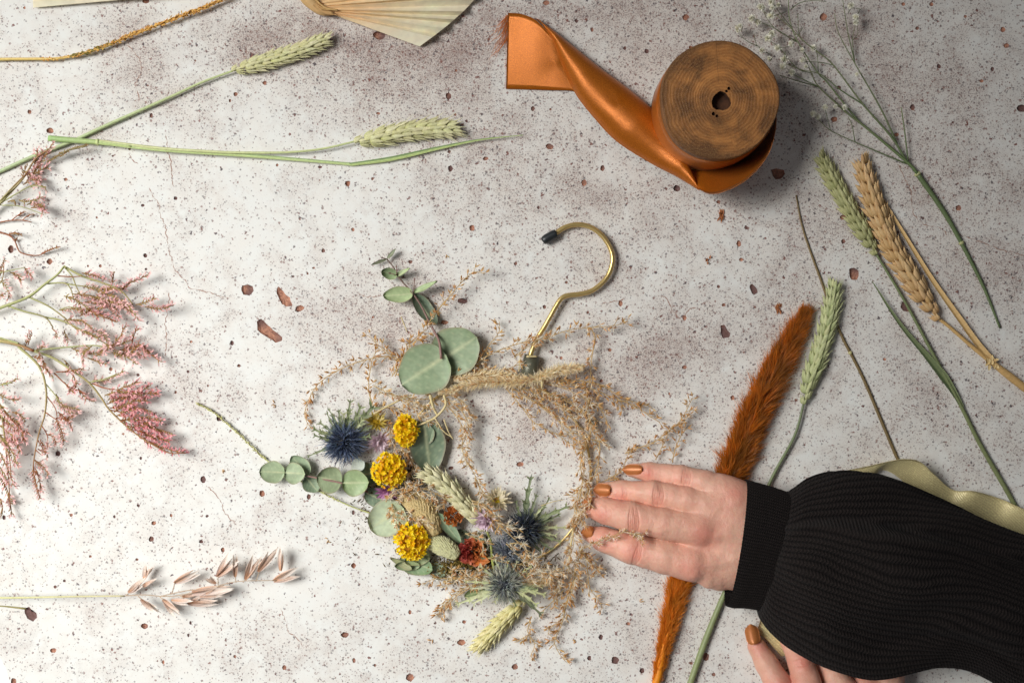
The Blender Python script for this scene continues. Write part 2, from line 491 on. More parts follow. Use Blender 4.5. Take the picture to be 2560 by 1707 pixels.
pit = bpy.data.materials.new('pit_inside')
nt, nd, lk, b = node_setup(pit)
tc = nd.new('ShaderNodeNewGeometry')
n1 = nz(420, 3, .6)
n2 = nz(40, 1)
cc_ = mixc(rng_(n2.outputs['Fac'], .44, .56, 0, 1), L8(112, 84, 80), L8(190, 136, 110))
lk.new(mixc(rng_(n1.outputs['Fac'], .35, .65, 0, .7), cc_, L8(100, 66, 58)), b.inputs['Base Color'])
b.inputs['Roughness'].default_value = .8
crack = mat('crack_fill', .8, col=L8(158, 122, 106), attr=False)
ground_build()
# the white sheet under the board, seen past its rounded corner
mb = MB(); mb.grid(np.array([[[x, y, -9.0] for x in (-2600, 2600)] for y in (-1900, 1900)]), L8(235, 236, 235))
tag(mb.build('ground', mat('white_sheet', .6, col=L8(238, 238, 236), attr=False)), kind='structure')
# ================================================================ plants lying around the wreath
GREEN = L8(150, 178, 112); PALEG = L8(206, 208, 152)
def wheat_ear(parent, P, w, col, col2, name='ear', awn=.35, seed=1, m='plant'):
    """P runs from the bottom of the ear to its tip"""
    random.seed(seed)
    P = smooth(P, 2.0); mb = MB()
    seg = np.r_[0, np.cumsum(np.linalg.norm(np.diff(P, axis=0), axis=1))]
    Lt = seg[-1]; T = np.gradient(P, axis=0)
    mb.tube(P[::3], [w * .07, w * .04], mix(col, col2, .4), 5)
    w = w * .92; st = w * .30; n = int(Lt / st)
    for i in range(n):
        s_ = i * st
        k = min(len(P) - 1, int(np.searchsorted(seg, s_)))
        p = P[k]; t = nrm(T[k]); sd = nrm(cross(t, UP)); s = 1 if i % 2 else -1
        f = s_ / Lt
        env = min(1, .55 + f * 3.0) * (1 - max(0, f - .75) * 1.3)
        ww = w * env
        for (off, lift, ang, el, ln, wd) in ((.32, -.02, .52, -.05, .98, .32), (.20, .05, .36, .02, 1.0, .28), (.15, .17, .26, .24, .96, .34), (.26, .09, .42, .14, .92, .30), (.03, .24, .02, .38, .84, .28)):
            a = ang * random.uniform(.85, 1.15)
            d = t * math.cos(a) + sd * (s * math.sin(a)) + UP * (el * .6) + rv(.035)
            q = p + sd * (s * off * ww * .62) + UP * (lift * ww)
            cc = vary(mix(col, col2, random.random() ** 1.4), .10)
            L_ = ww * ln * .92 * random.uniform(.92, 1.08)
            mb.grain(q, d, L_, ww * wd * 1.2, vary(mix(cc, col * .82, .35), .08), mix(cc, col2, .65), .72, 7, ((0, .35), (.12, .8), (.3, 1), (.55, .76), (.78, .36), (1, .02)))
            # the keel line of a glume
            mb.hair(q + nrm(d) * L_ * .9, d + rv(.05), L_ * awn * random.uniform(.4, 1.3), 1.3, mix(cc, col2, .7), .1)
    return mb.build(name, M[m], parent)
def stem(parent, P, r, col, col2=None, name='stem', n=8, m='stem', step=10, nodes=()):
    mb = MB(); Q = smooth(P, step)
    mb.tube(Q, r, col, n, col2)
    for t in nodes:
        i = int(t * (len(Q) - 1)); rr = np.interp(t, np.linspace(0, 1, 2 if np.isscalar(r) else len(r)), [r, r] if np.isscalar(r) else r)
        d = nrm(Q[min(i + 1, len(Q) - 1)] - Q[max(0, i - 1)])
        mb.tube([Q[i] - d * 4, Q[i] - d * 1.5, Q[i] + d * 1.5, Q[i] + d * 4], [rr, rr * 1.4, rr * 1.4, rr], mix(col, L8(226, 222, 160), .5), n)
    return mb.build(name, M[m], parent)
def blade(parent, P, w, col, col2, name='leaf', fold=.35, m='stem'):
    """a long grass leaf; w is a list of widths along it"""
    Q = smooth(P, 10); n = len(Q); T = np.gradient(Q, axis=0); ww = np.interp(np.linspace(0, 1, n), np.linspace(0, 1, len(w)), w)
    G, K = [], []
    for i in range(n):
        sd = nrm(cross(nrm(T[i]), UP))
        row = [Q[i] + sd * ww[i] * k * .5 + UP * (abs(k) * ww[i] * fold) for k in (-1, -.5, 0, .5, 1)]
        G.append(row); K.append([mix(col, col2, .15), col, mix(col, col2, .8), mix(col, col2, .3), col2])
    mb = MB(); mb.grid(G, np.array(K)); return mb.build(name, M[m], parent)

gA, gA2 = L8(200, 200, 130), L8(238, 232, 190)
# two pale green stalks, upper and middle left
t = thing('wheat_stalk', (400, 260), 'green wheat stalk lying diagonally, its ear pointing up towards the cream palm fan', 'wheat stalk', 'green wheat stalks')
P = path([(-40, 446), (0, 429), (86, 390), (179, 354), (268, 313), (417, 247), (506, 206), (584, 177)], (5, 12))
stem(t, P, [5, 4.6, 4, 2.6], L8(172, 190, 142), L8(192, 204, 146))
wheat_ear(t, path([(580, 178), (650, 158), (740, 130), (800, 106), (826, 97)], (14, 18)), 40, gA, gA2, seed=2)
t = thing('wheat_stalk', (640, 370), 'level green wheat stalk with a thick cut end and a long thin leaf', 'wheat stalk', 'green wheat stalks')
P = path([(240, 352), (400, 371), (520, 379), (600, 382), (719, 381), (808, 372), (891, 353)], (15, 16))
stem(t, P, [4, 3.6, 3, 2.4], L8(212, 214, 158), L8(196, 206, 146))
wheat_ear(t, path([(886, 356), (940, 345), (1010, 330), (1090, 322), (1150, 321)], (14, 16)), 47, gA, gA2, seed=3, awn=.7)
stem(t, path([(122, 346), (180, 351), (245, 356), (330, 366)], 14), [7.5, 7, 6, 4], L8(156, 188, 120), L8(198, 208, 140), 'leaf_sheath', nodes=(.62,))
blade(t, path([(240, 357), (400, 375), (600, 388), (750, 400), (878, 411)], (18, 5)), [7, 8, 9, 8, 7], L8(164, 186, 132), L8(206, 216, 150))
blade(t, path([(874, 412), (950, 402), (1000, 393), (1100, 370), (1200, 350), (1308, 338)], (5, 12)), [8, 11, 10, 7, 4, 1.5], L8(134, 162, 112), L8(196, 206, 130))
# golden grass spike, top left
t = thing('foxtail_grass', (260, 110), 'golden yellow grass spike curving out of the upper left corner', 'dried grass')
P = path([(-60, 154), (0, 149), (80, 148), (150, 146), (240, 125), (330, 88), (430, 50), (520, 15), (610, -25)], (8, 16))
stem(t, P, [4, 3.5, 3, 2], L8(226, 200, 120), L8(222, 170, 80))
random.seed(4); mb = MB(); Q = smooth(P, 2.2); T = np.gradient(Q, axis=0)
for i in range(len(Q)):
    f = i / len(Q)
    if f < .22: continue
    for _ in range(4 if f > .34 else 2):
        d = nrm(T[i]) + rv(.38); o = rv(2.2 if f > .34 else 1.0); o[2] = abs(o[2])
        c1 = mix(L8(246, 200, 108), L8(214, 150, 70), random.random())
        if .33 < f < .5 and random.random() < .4: c1 = L8(146, 132, 60)
        mb.grain(Q[i] + o, d, random.uniform(6, 11), 3.2, vary(c1), None, .8, 5)
        if random.random() < .4: mb.hair(Q[i] + o, d, 13, 1, L8(240, 200, 130), .2)
mb.build('seed_head', M['plant'], t)
# right-hand group
gB, gB2 = L8(150, 152, 96), L8(206, 204, 150)
t = thing('wheat_stalk', (2250, 800), 'green wheat stalk touching the tan wheat, its ear pointing to the wooden spool', 'wheat stalk', 'green wheat stalks')
P = path([(2190, 634), (2260, 750), (2330, 880), (2400, 1010), (2450, 1110), (2530, 1250), (2600, 1390)], (12, 5))
stem(t, P, [3, 3.8, 4.8, 6, 6], L8(110, 122, 82), L8(124, 130, 86))
wheat_ear(t, path([(2192, 636), (2168, 596), (2130, 535), (2085, 455), (2048, 388)], (13, 16)), 43, gB, gB2, seed=5)
blade(t, path([(2406, 1018), (2370, 958), (2325, 900), (2250, 810), (2180, 703)], (9, 14)), [9, 22, 13, 8, 2], L8(88, 102, 68), L8(124, 134, 92), fold=.2)
tn, tn2 = L8(196, 150, 92), L8(232, 198, 146)
t = thing('wheat_stalk', (2330, 700), 'tan ripe wheat stalk with a large golden ear', 'wheat stalk')
stem(t, path([(2346, 796), (2372, 816), (2430, 866), (2480, 906), (2560, 968), (2640, 1030)], (14, 6)), [4, 4.5, 6, 10, 10, 10], L8(206, 168, 108), L8(198, 160, 104))
wheat_ear(t, path([(2348, 798), (2300, 730), (2230, 618), (2182, 500), (2152, 398)], (14, 18)), 54, tn, tn2, seed=6, awn=.25)
blade(t, path([(2484, 908), (2440, 856), (2400, 800), (2330, 700), (2262, 590), (2208, 500)], (12, 10)), [16, 15, 13, 11, 9, 5], L8(200, 164, 106), L8(222, 188, 132))
mb = MB(); random.seed(3)
for k in range(14):
    a = random.uniform(0, 6.28); p = W(2478 + random.uniform(-12, 12), 904 + random.uniform(-9, 9), 16)
    mb.petal(p, np.array([math.cos(a), math.sin(a), .2]), UP + rv(.3), random.uniform(8, 17), 8, L8(222, 190, 130), L8(240, 216, 160), .3)
mb.build('torn_sheath', M['plant'], t)
t = thing('wheat_stalk', (2000, 1050), 'pale green wheat stalk beside the orange plume, its stem passing under the hand', 'wheat stalk', 'green wheat stalks')
stem(t, path([(2010, 1006), (1986, 1090), (1925, 1205), (1860, 1370), (1800, 1510), (1760, 1610), (1716, 1735)], (12, 8)), [3, 3.8, 4.6, 6.5, 8, 8], L8(108, 120, 84), L8(140, 150, 102))
wheat_ear(t, path([(2010, 1010), (2022, 960), (2050, 880), (2074, 790), (2087, 708)], (14, 18)), 45, L8(158, 170, 112), L8(214, 216, 164), seed=7, awn=.5)
t = thing('grass_stem', (2100, 830), 'thin bare brown grass stem passing behind the pale green wheat ear', 'grass stem')
stem(t, path([(1990, 488), (2008, 575), (2052, 700), (2100, 830), (2160, 950), (2243, 1145), (2290, 1235)], 3), [1.8, 3, 3.6, 4, 4], L8(124, 104, 66), L8(112, 94, 58), nodes=(.52,))

# ---------------------------------------------------------------- gypsophila
t = thing('gypsophila_spray', (2294, 435), 'fine green branching spray with tiny cream flower heads beside the wooden spool', 'flower spray')
g1, g2 = L8(96, 112, 72), L8(122, 128, 92)
def g(pts): return cr(1760, 0, 2.94, pts)
stem(t, path(g([(1570, 1280), (1770, 1570)]) + [(2413, 626), (2461, 722), (2500, 820)], (10, 4)), [6.5, 6, 5, 4, 2.5], g1, nodes=(.02, .48))
mb = MB()
GB = [([(1570, 1280), (1490, 1190), (1180, 930), (1050, 830), (845, 640), (790, 540), (740, 420)], 5.2, 1.4),
 ([(845, 640), (700, 600), (555, 555)], 1.8, 1.2), ([(1180, 930), (1100, 850), (900, 600), (840, 540), (690, 310), (630, 150), (620, 0), (615, -60)], 3.0, 1.2),
 ([(1490, 1190), (1380, 1010), (1170, 770), (950, 480), (830, 380), (740, 310), (640, 210), (530, 110)], 3.8, 1.0),
 ([(1170, 770), (1000, 660), (860, 550), (700, 510), (600, 470)], 2.2, .9), ([(1420, 1060), (1300, 800), (1110, 470), (1000, 270), (970, 180), (960, 100)], 3.2, 1.0),
 ([(1110, 470), (1060, 250), (1035, 100), (1015, -30)], 1.8, .9), ([(1110, 470), (1090, 300), (1110, 200), (1115, 130)], 1.4, .8),
 ([(1510, 1210), (1430, 1180), (1110, 1045), (930, 960), (850, 890), (800, 850)], 2.4, 1.0), ([(1110, 1045), (1090, 930), (1060, 860)], 1.6, 1.0),
 ([(930, 960), (910, 880), (890, 800)], 1.0, .8), ([(1500, 1180), (1475, 970), (1450, 790)], 2.6, 1.6), ([(690, 310), (520, 210), (430, 80)], 1.4, .8),
 ([(640, 200), (560, 100), (500, 20)], 1.2, .8), ([(640, 70), (700, 25), (800, 5), (900, 15)], 1.4, .8), ([(390, 340), (310, 300), (250, 240)], 1.0, .8), ([(480, 400), (430, 370), (385, 330), (370, 260)], 1.0, .8),
 ([(790, 540), (680, 500), (560, 360), (480, 300)], 1.4, .8), ([(680, 310), (500, 200), (400, 165), (350, 145)], 1.2, .8), ([(950, 480), (850, 460), (730, 455)], 1.4, .9), ([(850, 400), (820, 360), (805, 350)], 1, .8),
 ([(740, 420), (720, 370)], 1, .8), ([(690, 100), (695, 230), (720, 300)], 1, .8), ([(845, 640), (640, 535), (590, 440), (600, 380)], 1.3, .8), ([(1060, 100), (1085, 60), (1150, 70)], 1, .7), ([(840, 540), (835, 420), (820, 370)], 1.2, .8),
 ([(1050, 830), (1035, 790)], 1, .8), ([(1150, 70), (1125, 120), (1115, 160)], 1, .7), ([(1090, 300), (1130, 250), (1120, 160)], .9, .7), ([(730, 200), (640, 330), (540, 360)], 1, .8), ([(600, 90), (490, 120), (420, 60)], 1, .7)]
random.seed(8)
for pts, r0, r1 in GB:
    Q = smooth(path(g(pts), (14, random.uniform(22, 60))), 9)
    mb.tube(Q, [r0 * .85, r1 * .85], vary(g1, .15), 5, vary(g2, .15))
mb.build('branch', M['stem'], t)
for i, (cx, cy, rr) in enumerate([(420, 55, 9), (350, 140, 9), (395, 165, 8), (250, 215, 9), (490, 15, 9), (505, 60, 7), (490, 120, 9), (500, 250, 9), (470, 285, 9), (640, 325, 7), (540, 355, 8), (720, 370, 6), (805, 355, 8), (725, 445, 7),
      (590, 440, 9), (580, 490, 8), (645, 535, 8), (425, 375, 7), (1115, 130, 8), (1115, 170, 7), (1080, 45, 8), (1125, 550, 5), (800, 840, 8), (890, 790, 7), (965, 785, 5), (1035, 790, 6), (840, 860, 6), (750, 490, 5), (480, 435, 6), (265, 195, 6), (545, 40, 6)]):
    mb = MB(); p = W(*g([(cx, cy)])[0], random.uniform(28, 50))
    for k in range(60):
        d = rv(); d[2] = abs(d[2]); d = nrm(d)
        mb.petal(p + d * rr * .35, d + rv(.3), rv(), rr * random.uniform(.75, 1.15), 5.6, vary(L8(246, 244, 222), .06), L8(255, 253, 244), .3, 2)
    for k in range(8):
        d = rv(); d[2] *= .4; mb.grain(p - UP * 5, nrm(d), rr * .7, 3.0, vary(L8(130, 148, 92)), None, .8, 5)
    mb.build('flower_head', M['petal'], t)

# ---------------------------------------------------------------- sea lavender sprays on the left
BR = L8(158, 88, 46); OL = L8(168, 150, 88); PK = L8(250, 216, 208); PK2 = L8(238, 136, 150)
def comb(mb, P, sz=1.0, pink=1.0, tone=0.4, deep=0.0, side=None):
    Q = smooth(P, 5.2 * sz); T = np.gradient(Q, axis=0)
    base = mix(OL, BR, tone)
    mb.tube(Q, [1.5, .7], vary(base, .15), 4)
    s = side if side else random.choice((-1, 1))
    for i in range(1, len(Q)):
        t_ = nrm(T[i]); sd = cross(t_, UP)
        for sg in (s, -s):
            if sg != s and random.random() < .6: continue
            a = random.uniform(.35, .95)
            d = nrm(t_ * math.cos(a) + sd * (sg * math.sin(a)) + UP * random.uniform(-.15, .75))
            L_ = random.uniform(9, 15) * sz * (1 - .3 * i / len(Q))
            cb = vary(mix(base, L8(196, 190, 120), random.random() * .5), .2)
            mb.grain(Q[i], d, L_, 3.3 * sz, cb, vary(mix(cb, L8(176, 104, 62), .5), .2), .8, 5)
            if random.random() < pink:
                e = Q[i] + d * L_ * .75
                for _ in range(3):
                    c1 = vary(mix(PK, PK2, deep * random.uniform(.4, 1.2)), .1)
                    mb.petal(e, d + rv(.42), UP + rv(.5), random.uniform(8.5, 13.5) * sz, 3.2 * sz, mix(c1, L8(206, 90, 104), .1 + .3 * deep), mix(c1, L8(252, 234, 228), .35), .2, 2)
def spray(name, org, label, stems_, combs, z=(16, 46), seed=1):
    random.seed(seed)
    t = thing(name, org, label, 'dried flowers', 'pink sea lavender sprays')
    mb = MB()
    for pts, r0, r1, c1, c2 in stems_:
        mb.tube(smooth(path(pts, (z[0], random.uniform(z[0] + 8, z[1]))), 8), [r0, r1], vary(c1, .1), 6, vary(c2, .1))
    mb.build('stem', M['stem'], t)
    for pts, sz, pink, tone, deep in combs:
        mb = MB(); z0 = random.uniform(z[0], z[1]) * .55; z1 = z0 + random.uniform(0, 18)
        comb(mb, path(pts, (z0, z1)), sz, pink, tone, deep)
        mb.build('flower_spike', M['petal'], t)
    return t
SG = L8(168, 170, 112); SG2 = L8(150, 130, 74); SB = L8(146, 88, 46)
spray('sea_lavender_spray', (60, 420), 'topmost pink sea lavender sprig tucked against the crossed green wheat stems',
  [([(-30, 540), (0, 509), (56, 448), (89, 397), (122, 374), (128, 362)], 3.6, 1.6, SG, SB), ([(118, 405), (165, 378), (215, 365)], 1.8, 1, SG2, SG2), ([(0, 509), (40, 485), (80, 465), (115, 470)], 2, 1, SG, SG), ([(0, 513), (50, 516), (110, 537)], 1.4, .9, SG, SG), ([(-20, 525), (30, 470), (70, 430)], 2.6, 1.4, SG, SB)],
  [([(56, 448), (60, 430), (68, 415)], 1, .6, .7, .2), ([(66, 452), (95, 430), (118, 420)], 1.1, 1, .6, .3), ([(58, 462), (78, 452), (92, 450)], 1, 1, .5, .3), ([(84, 416), (92, 395), (92, 375)], .9, .7, .7, .3), ([(92, 418), (105, 400), (108, 385)], 1, 1, .5, .3), ([(108, 398), (120, 378), (130, 360)], .9, 1, .6, .4), ([(76, 440), (100, 415), (110, 400)], 1, 1, .6, .3), ([(60, 430), (85, 440), (100, 450)], 1, 1, .4, .2),
   ([(125, 402), (165, 378), (215, 365)], .8, .0, .2, 0), ([(150, 392), (180, 372), (218, 362)], .7, .0, .35, 0), ([(70, 468), (95, 460), (114, 470)], 1, .7, .1, .1), ([(20, 505), (35, 500), (40, 508)], 1, .3, .4, 0), ([(48, 500), (60, 505), (85, 502)], 1, .6, .2, .1), ([(68, 512), (88, 502), (103, 492)], 1, 1, .1, .3), ([(78, 520), (98, 520), (112, 532)], 1, 1, .6, .5), ([(85, 510), (100, 512), (112, 520)], 1, 1, .2, .4)], seed=11)
spray('sea_lavender_spray', (70, 600), 'bare brown sea lavender twig curving like a hook, nearly without flowers',
  [([(-20, 562), (0, 556), (30, 551), (60, 551), (79, 556)], 2, 1, SB, BR), ([(28, 552), (45, 538), (58, 530)], 1.4, .8, BR, BR), ([(56, 551), (68, 540), (80, 536)], 1.4, .8, BR, BR), ([(-10, 577), (0, 581), (22, 588), (37, 602), (48, 628), (70, 637), (98, 638), (118, 628), (145, 617)], 2.2, 1, SB, BR), ([(18, 588), (35, 584), (52, 586)], 1.4, .8, BR, BR)],
  [([(45, 540), (55, 533), (62, 528)], .7, 0, 1, 0), ([(66, 543), (76, 537), (84, 535)], .6, 0, 1, 0), ([(20, 588), (35, 582), (52, 586)], .8, 0, 1, 0), ([(104, 634), (125, 624), (148, 616)], .8, 0, 1, 0), ([(32, 598), (40, 600), (43, 597)], .6, 0, 1, 0)], z=(5, 14), seed=12)
spray('sea_lavender_spray', (20, 700), 'small sea lavender tuft between the bare brown twig and the big pink spray',
  [([(-20, 690), (0, 682), (22, 677), (62, 669)], 1.6, 1, SG, SG), ([(-20, 730), (5, 700), (10, 660)], 1.8, 1, SG, SB)],
  [([(0, 690), (5, 665), (12, 652)], .9, .4, .7, 0), ([(24, 680), (42, 688), (52, 700)], 1.1, 1, .3, .1), ([(60, 668), (70, 680), (80, 690)], .9, 1, .8, .3), ([(-5, 700), (12, 712), (22, 738)], 1.1, .9, .2, .1), ([(-8, 735), (6, 738), (14, 730)], 1, .5, .6, 0)], seed=13)
CB = [([(180,735),(230,740),(290,770)],1,1,.4,.2),([(210,755),(260,765),(295,790)],1,1,.7,.3),([(215,770),(240,785),(290,805)],1,1,.9,.4),([(240,725),(290,745),(330,780)],1,1,.3,.2),([(300,728),(330,705),(367,690)],.9,1,.7,.3),([(278,716),(283,696),(285,683)],.9,.7,.8,.2),([(205,683),(232,688),(258,698)],.9,1,.7,.4),([(340,762),(365,755),(388,745)],.9,.8,.4,.2),([(363,767),(400,772),(433,764)],.9,1,.7,.35),([(305,748),(325,770),(345,800)],1,1,.2,.2),
 ([(160,800),(200,800),(230,818)],1,.9,.4,.1),([(180,815),(215,830),(250,845)],1,.9,.2,.1),([(225,825),(260,840),(270,870)],1,1,.3,.2),([(205,715),(240,722),(275,726)],1,.6,.1,.1),([(160,740),(190,750),(220,772)],1,.7,.3,.1),([(190,735),(200,760),(205,780)],1,.7,.2,.1),([(130,820),(142,835),(140,842)],.9,.6,.7,.1),([(160,825),(165,840),(170,852)],.9,.5,.2,.1),([(250,760),(285,755),(310,770)],1,1,.3,.2),([(225,740),(262,748),(300,762)],1,1,.2,.2),([(250,735),(275,720),(300,722)],1,1,.5,.3),
 ([(200,790),(230,775),(255,772)],1,1,.6,.3),([(150,775),(185,772),(215,780)],1,.6,.5,.1)]
spray('sea_lavender_spray', (20, 760), 'upper of the two big pink sea lavender sprays, rising from a green forked stem',
  [([(-30,782),(0,770),(71,742),(110,712),(143,687),(160,666)],4.2,2.6,SG,SG),([(160,666),(205,690),(250,705),(301,726),(332,760)],3,1.5,SG,SG2),([(160,666),(180,690),(190,715),(200,735)],2,1.2,SG,SG2),([(118,709),(163,708),(179,728),(183,750)],2,1.2,SG,SG2),([(145,690),(180,692),(206,690)],1.8,1,SB,SB),([(160,708),(195,714),(216,716)],1.8,1,SG,SG2),
   ([(71,742),(115,762),(140,778),(166,798)],2.4,1.6,SG,SG2),([(15,763),(59,778),(112,793),(133,819)],2.6,1.6,SG,SG2),([(112,793),(158,803),(230,839),(281,870)],2.4,1.4,SG,SG2),([(148,775),(170,768),(200,770)],1.6,1,SG,SG2),([(220,775),(250,785),(290,803)],1.6,1,BR,BR)], CB, z=(22, 60), seed=14)
CC = [([(230,865),(210,880),(205,905)],1,1,.4,.1),([(179,870),(215,885),(250,880)],1,1,.3,.1),([(220,895),(245,905),(262,910)],1,.9,.5,.2),([(245,875),(290,865),(330,850)],1,1,.3,.2),([(300,850),(305,830),(312,815)],1,.7,.9,.2),([(330,860),(335,838),(343,822)],1,.7,.9,.3),([(300,875),(350,872),(400,903)],1,1,.8,.4),([(280,880),(320,895),(340,910)],1,1,.3,.2),([(330,880),(350,860),(372,878)],1,1,.7,.4),([(240,890),(280,862),(300,840)],1,1,.4,.2),([(290,890),(330,880),(360,890)],1,1,.5,.3),
 ([(270,1000),(300,972),(345,955)],1.05,1,.6,.6),([(268,1010),(320,990),(392,982)],1.05,1,.7,.8),([(285,1030),(330,1005),(365,1000)],1.05,1,.8,.8),([(290,1040),(340,1020),(385,1030)],1.05,1,.8,.8),([(300,1050),(350,1050),(400,1078)],1.05,1,.8,.9),([(330,1060),(370,1065),(428,1082)],1,1,.6,.9),([(340,1085),(380,1090),(420,1102)],1,1,.7,1),([(350,1093),(400,1117),(458,1133)],1,1,.8,1),([(310,1060),(350,1075),(388,1095)],1,1,.9,.8),([(262,988),(300,978),(352,985)],1,1,.4,.5),([(275,1020),(310,1015),(350,1022)],1,1,.9,.6),([(300,1000),(340,985),(375,965)],1,1,.6,.7),([(320,1040),(360,1042),(400,1050)],1,1,.7,.9),
 ([(105,890),(115,920),(132,940)],1,.5,.9,.1),([(160,900),(175,915),(182,928)],1,.9,.6,.2),([(155,930),(180,925),(206,922)],1,.8,.8,.3),([(160,955),(180,978),(192,962)],1,1,.8,.4),([(195,970),(215,995),(232,1003)],1,.9,.9,.3),([(225,955),(270,945),(308,928)],1,.8,.2,.2),([(180,935),(190,955),(180,975)],1,1,.6,.4),
 ([(140,985),(155,1010),(195,1022)],1,.9,.3,.1),([(140,1045),(165,1048),(182,1040)],1,.6,1,.3),([(140,1045),(155,1080),(160,1108)],1,.8,1,.2),([(145,1030),(170,1050),(178,1065)],1,.7,1,.2),([(142,1000),(165,1025),(190,1035)],1,.9,.4,.1),([(115,1085),(130,1090),(140,1105)],.9,.7,.9,.1),([(95,1122),(112,1130),(120,1112)],.9,.6,1,.1),([(86,1150),(105,1165),(120,1183)],.9,.9,.8,.2),([(84,1165),(88,1200),(100,1243)],.9,.4,1,.1),([(100,1100),(112,1120),(120,1140)],.9,.6,1,.1),([(88,1170),(98,1200),(104,1225)],.9,.7,1,.2),
 ([(84,875),(65,868),(70,845)],1,.3,1,0),([(70,862),(75,845),(80,835)],1,.3,1,0),([(85,880),(105,870),(110,865)],.9,1,.6,.2),([(80,890),(95,895),(100,890)],1,.5,1,0)]
spray('sea_lavender_spray', (20, 860), 'lower big pink sea lavender spray with a dense crimson fan and a long brown comb',
  [([(-30,850),(0,852),(46,862),(84,877)],5,3.4,L8(186,184,110),SB),([(0,845),(46,858)],2.4,2,SG,SG),([(46,866),(97,915),(115,972),(112,1035),(97,1084),(84,1155),(85,1190),(99,1242)],3.4,1,SG,BR),([(84,877),(133,895),(176,923),(222,956),(255,997),(270,1020),(306,1056),(350,1091),(418,1130),(458,1132)],3.4,1.2,SG,SB),
   ([(84,877),(122,872),(179,867),(242,864),(300,880)],2.2,1.4,SG,SG),([(90,910),(110,918),(120,930)],1.6,1,SB,BR),([(115,960),(140,990),(150,1010)],1.6,1,SG,SG),([(113,1030),(135,1045),(142,1050)],1.6,1,BR,BR),([(117,990),(138,1020),(143,1045)],1.6,1,BR,BR),([(105,1065),(117,1085),(120,1110)],1.4,.8,BR,BR),([(95,1100),(108,1122),(116,1130)],1.4,.8,BR,BR),([(90,1125),(105,1138)],1.4,.8,BR,BR),([(88,1150),(100,1160)],1.4,.8,BR,BR),
   ([(135,932),(155,952),(175,968),(195,975),(215,985)],1.8,1,SB,BR),([(140,930),(165,928)],1.4,1,BR,BR),([(222,956),(240,952),(260,948),(290,935)],1.8,1,SG,SG),([(230,958),(262,970),(300,975)],1.8,1,BR,BR),([(275,1025),(300,1030),(315,1048),(300,1054)],1.6,1.2,BR,BR),([(310,1056),(328,1062),(330,1075),(318,1072)],1.4,1,BR,BR),([(335,1075),(355,1080),(352,1090)],1.4,1,BR,BR)], CC, z=(18, 56), seed=15)
CF = [([(0,962),(25,957),(42,948)],.9,.5,.4,.1),([(-5,985),(25,998),(45,1000)],1,1,.5,.2),([(0,1010),(20,1035),(48,1058)],1,1,.3,.2),([(10,1040),(35,1070),(70,1080)],1,1,.8,.3),([(-5,1060),(30,1090),(48,1125)],1,1,.4,.3),([(0,1090),(25,1120),(44,1165)],1,1,.2,.3),([(0,1130),(18,1170),(34,1212)],1,1,.5,.3),([(0,1190),(20,1230),(30,1282)],1,.6,.7,.2),([(-4,1240),(6,1262),(6,1285)],1,.4,.8,.1),([(40,1055),(52,1075),(62,1102)],1,.9,.8,.3),([(-10,1030),(15,1050),(30,1062)],1,1,.3,.2),([(-10,1075),(10,1100),(30,1140)],1,1,.3,.3),([(-10,1150),(8,1180),(20,1200)],1,1,.4,.3),([(30,1030),(50,1035),(62,1050)],1,1,.6,.3),([(-10,1110),(20,1100),(40,1100)],1,1,.5,.3)]
spray('sea_lavender_spray', (10, 1100), 'pink sea lavender cluster cut off by the picture edge, below the long brown comb',
  [([(-40,960),(0,962),(30,955)],2,1,SG,SG),([(-40,980),(-5,1000),(10,1080),(20,1180),(25,1260)],3,1.4,SG,SB),([(-10,1000),(20,1040),(60,1080)],2,1,SB,BR),([(-20,1060),(20,1130),(28,1200)],2,1,SG,BR)], CF, z=(18, 60), seed=16)

# ---------------------------------------------------------------- wild oat
t = thing('oat_stalk', (300, 1490), 'dried oat stalk with open mauve beige husks in the lower left', 'oat stalk')
stem(t, path([(-40, 1494), (60, 1493), (200, 1490), (310, 1489)], (34, 30)), [2.6, 2.4, 2.0], L8(222, 222, 160), L8(214, 204, 160))
random.seed(21)
oc, oc2 = L8(218, 194, 180), L8(248, 238, 226)
mb = MB()
for pts in ([(305, 1489), (360, 1486), (420, 1490), (500, 1478), (550, 1462), (600, 1452), (684, 1450)], [(310, 1490), (322, 1482)], [(400, 1490), (470, 1475), (520, 1472), (560, 1462)], [(545, 1460), (545, 1440)], [(590, 1455), (588, 1441)], [(608, 1455), (613, 1447)], [(345, 1490), (356, 1498)], [(400, 1492), (412, 1500)], [(450, 1488), (475, 1506)], [(640, 1452), (648, 1428)], [(690, 1450), (684, 1452)], [(430, 1482), (437, 1456)]):
    mb.tube(smooth(path(pts, (28, 30)), 8), [1.4, 1.0], L8(206, 182, 156), 5)
mb.build('branch', M['plant'], t)
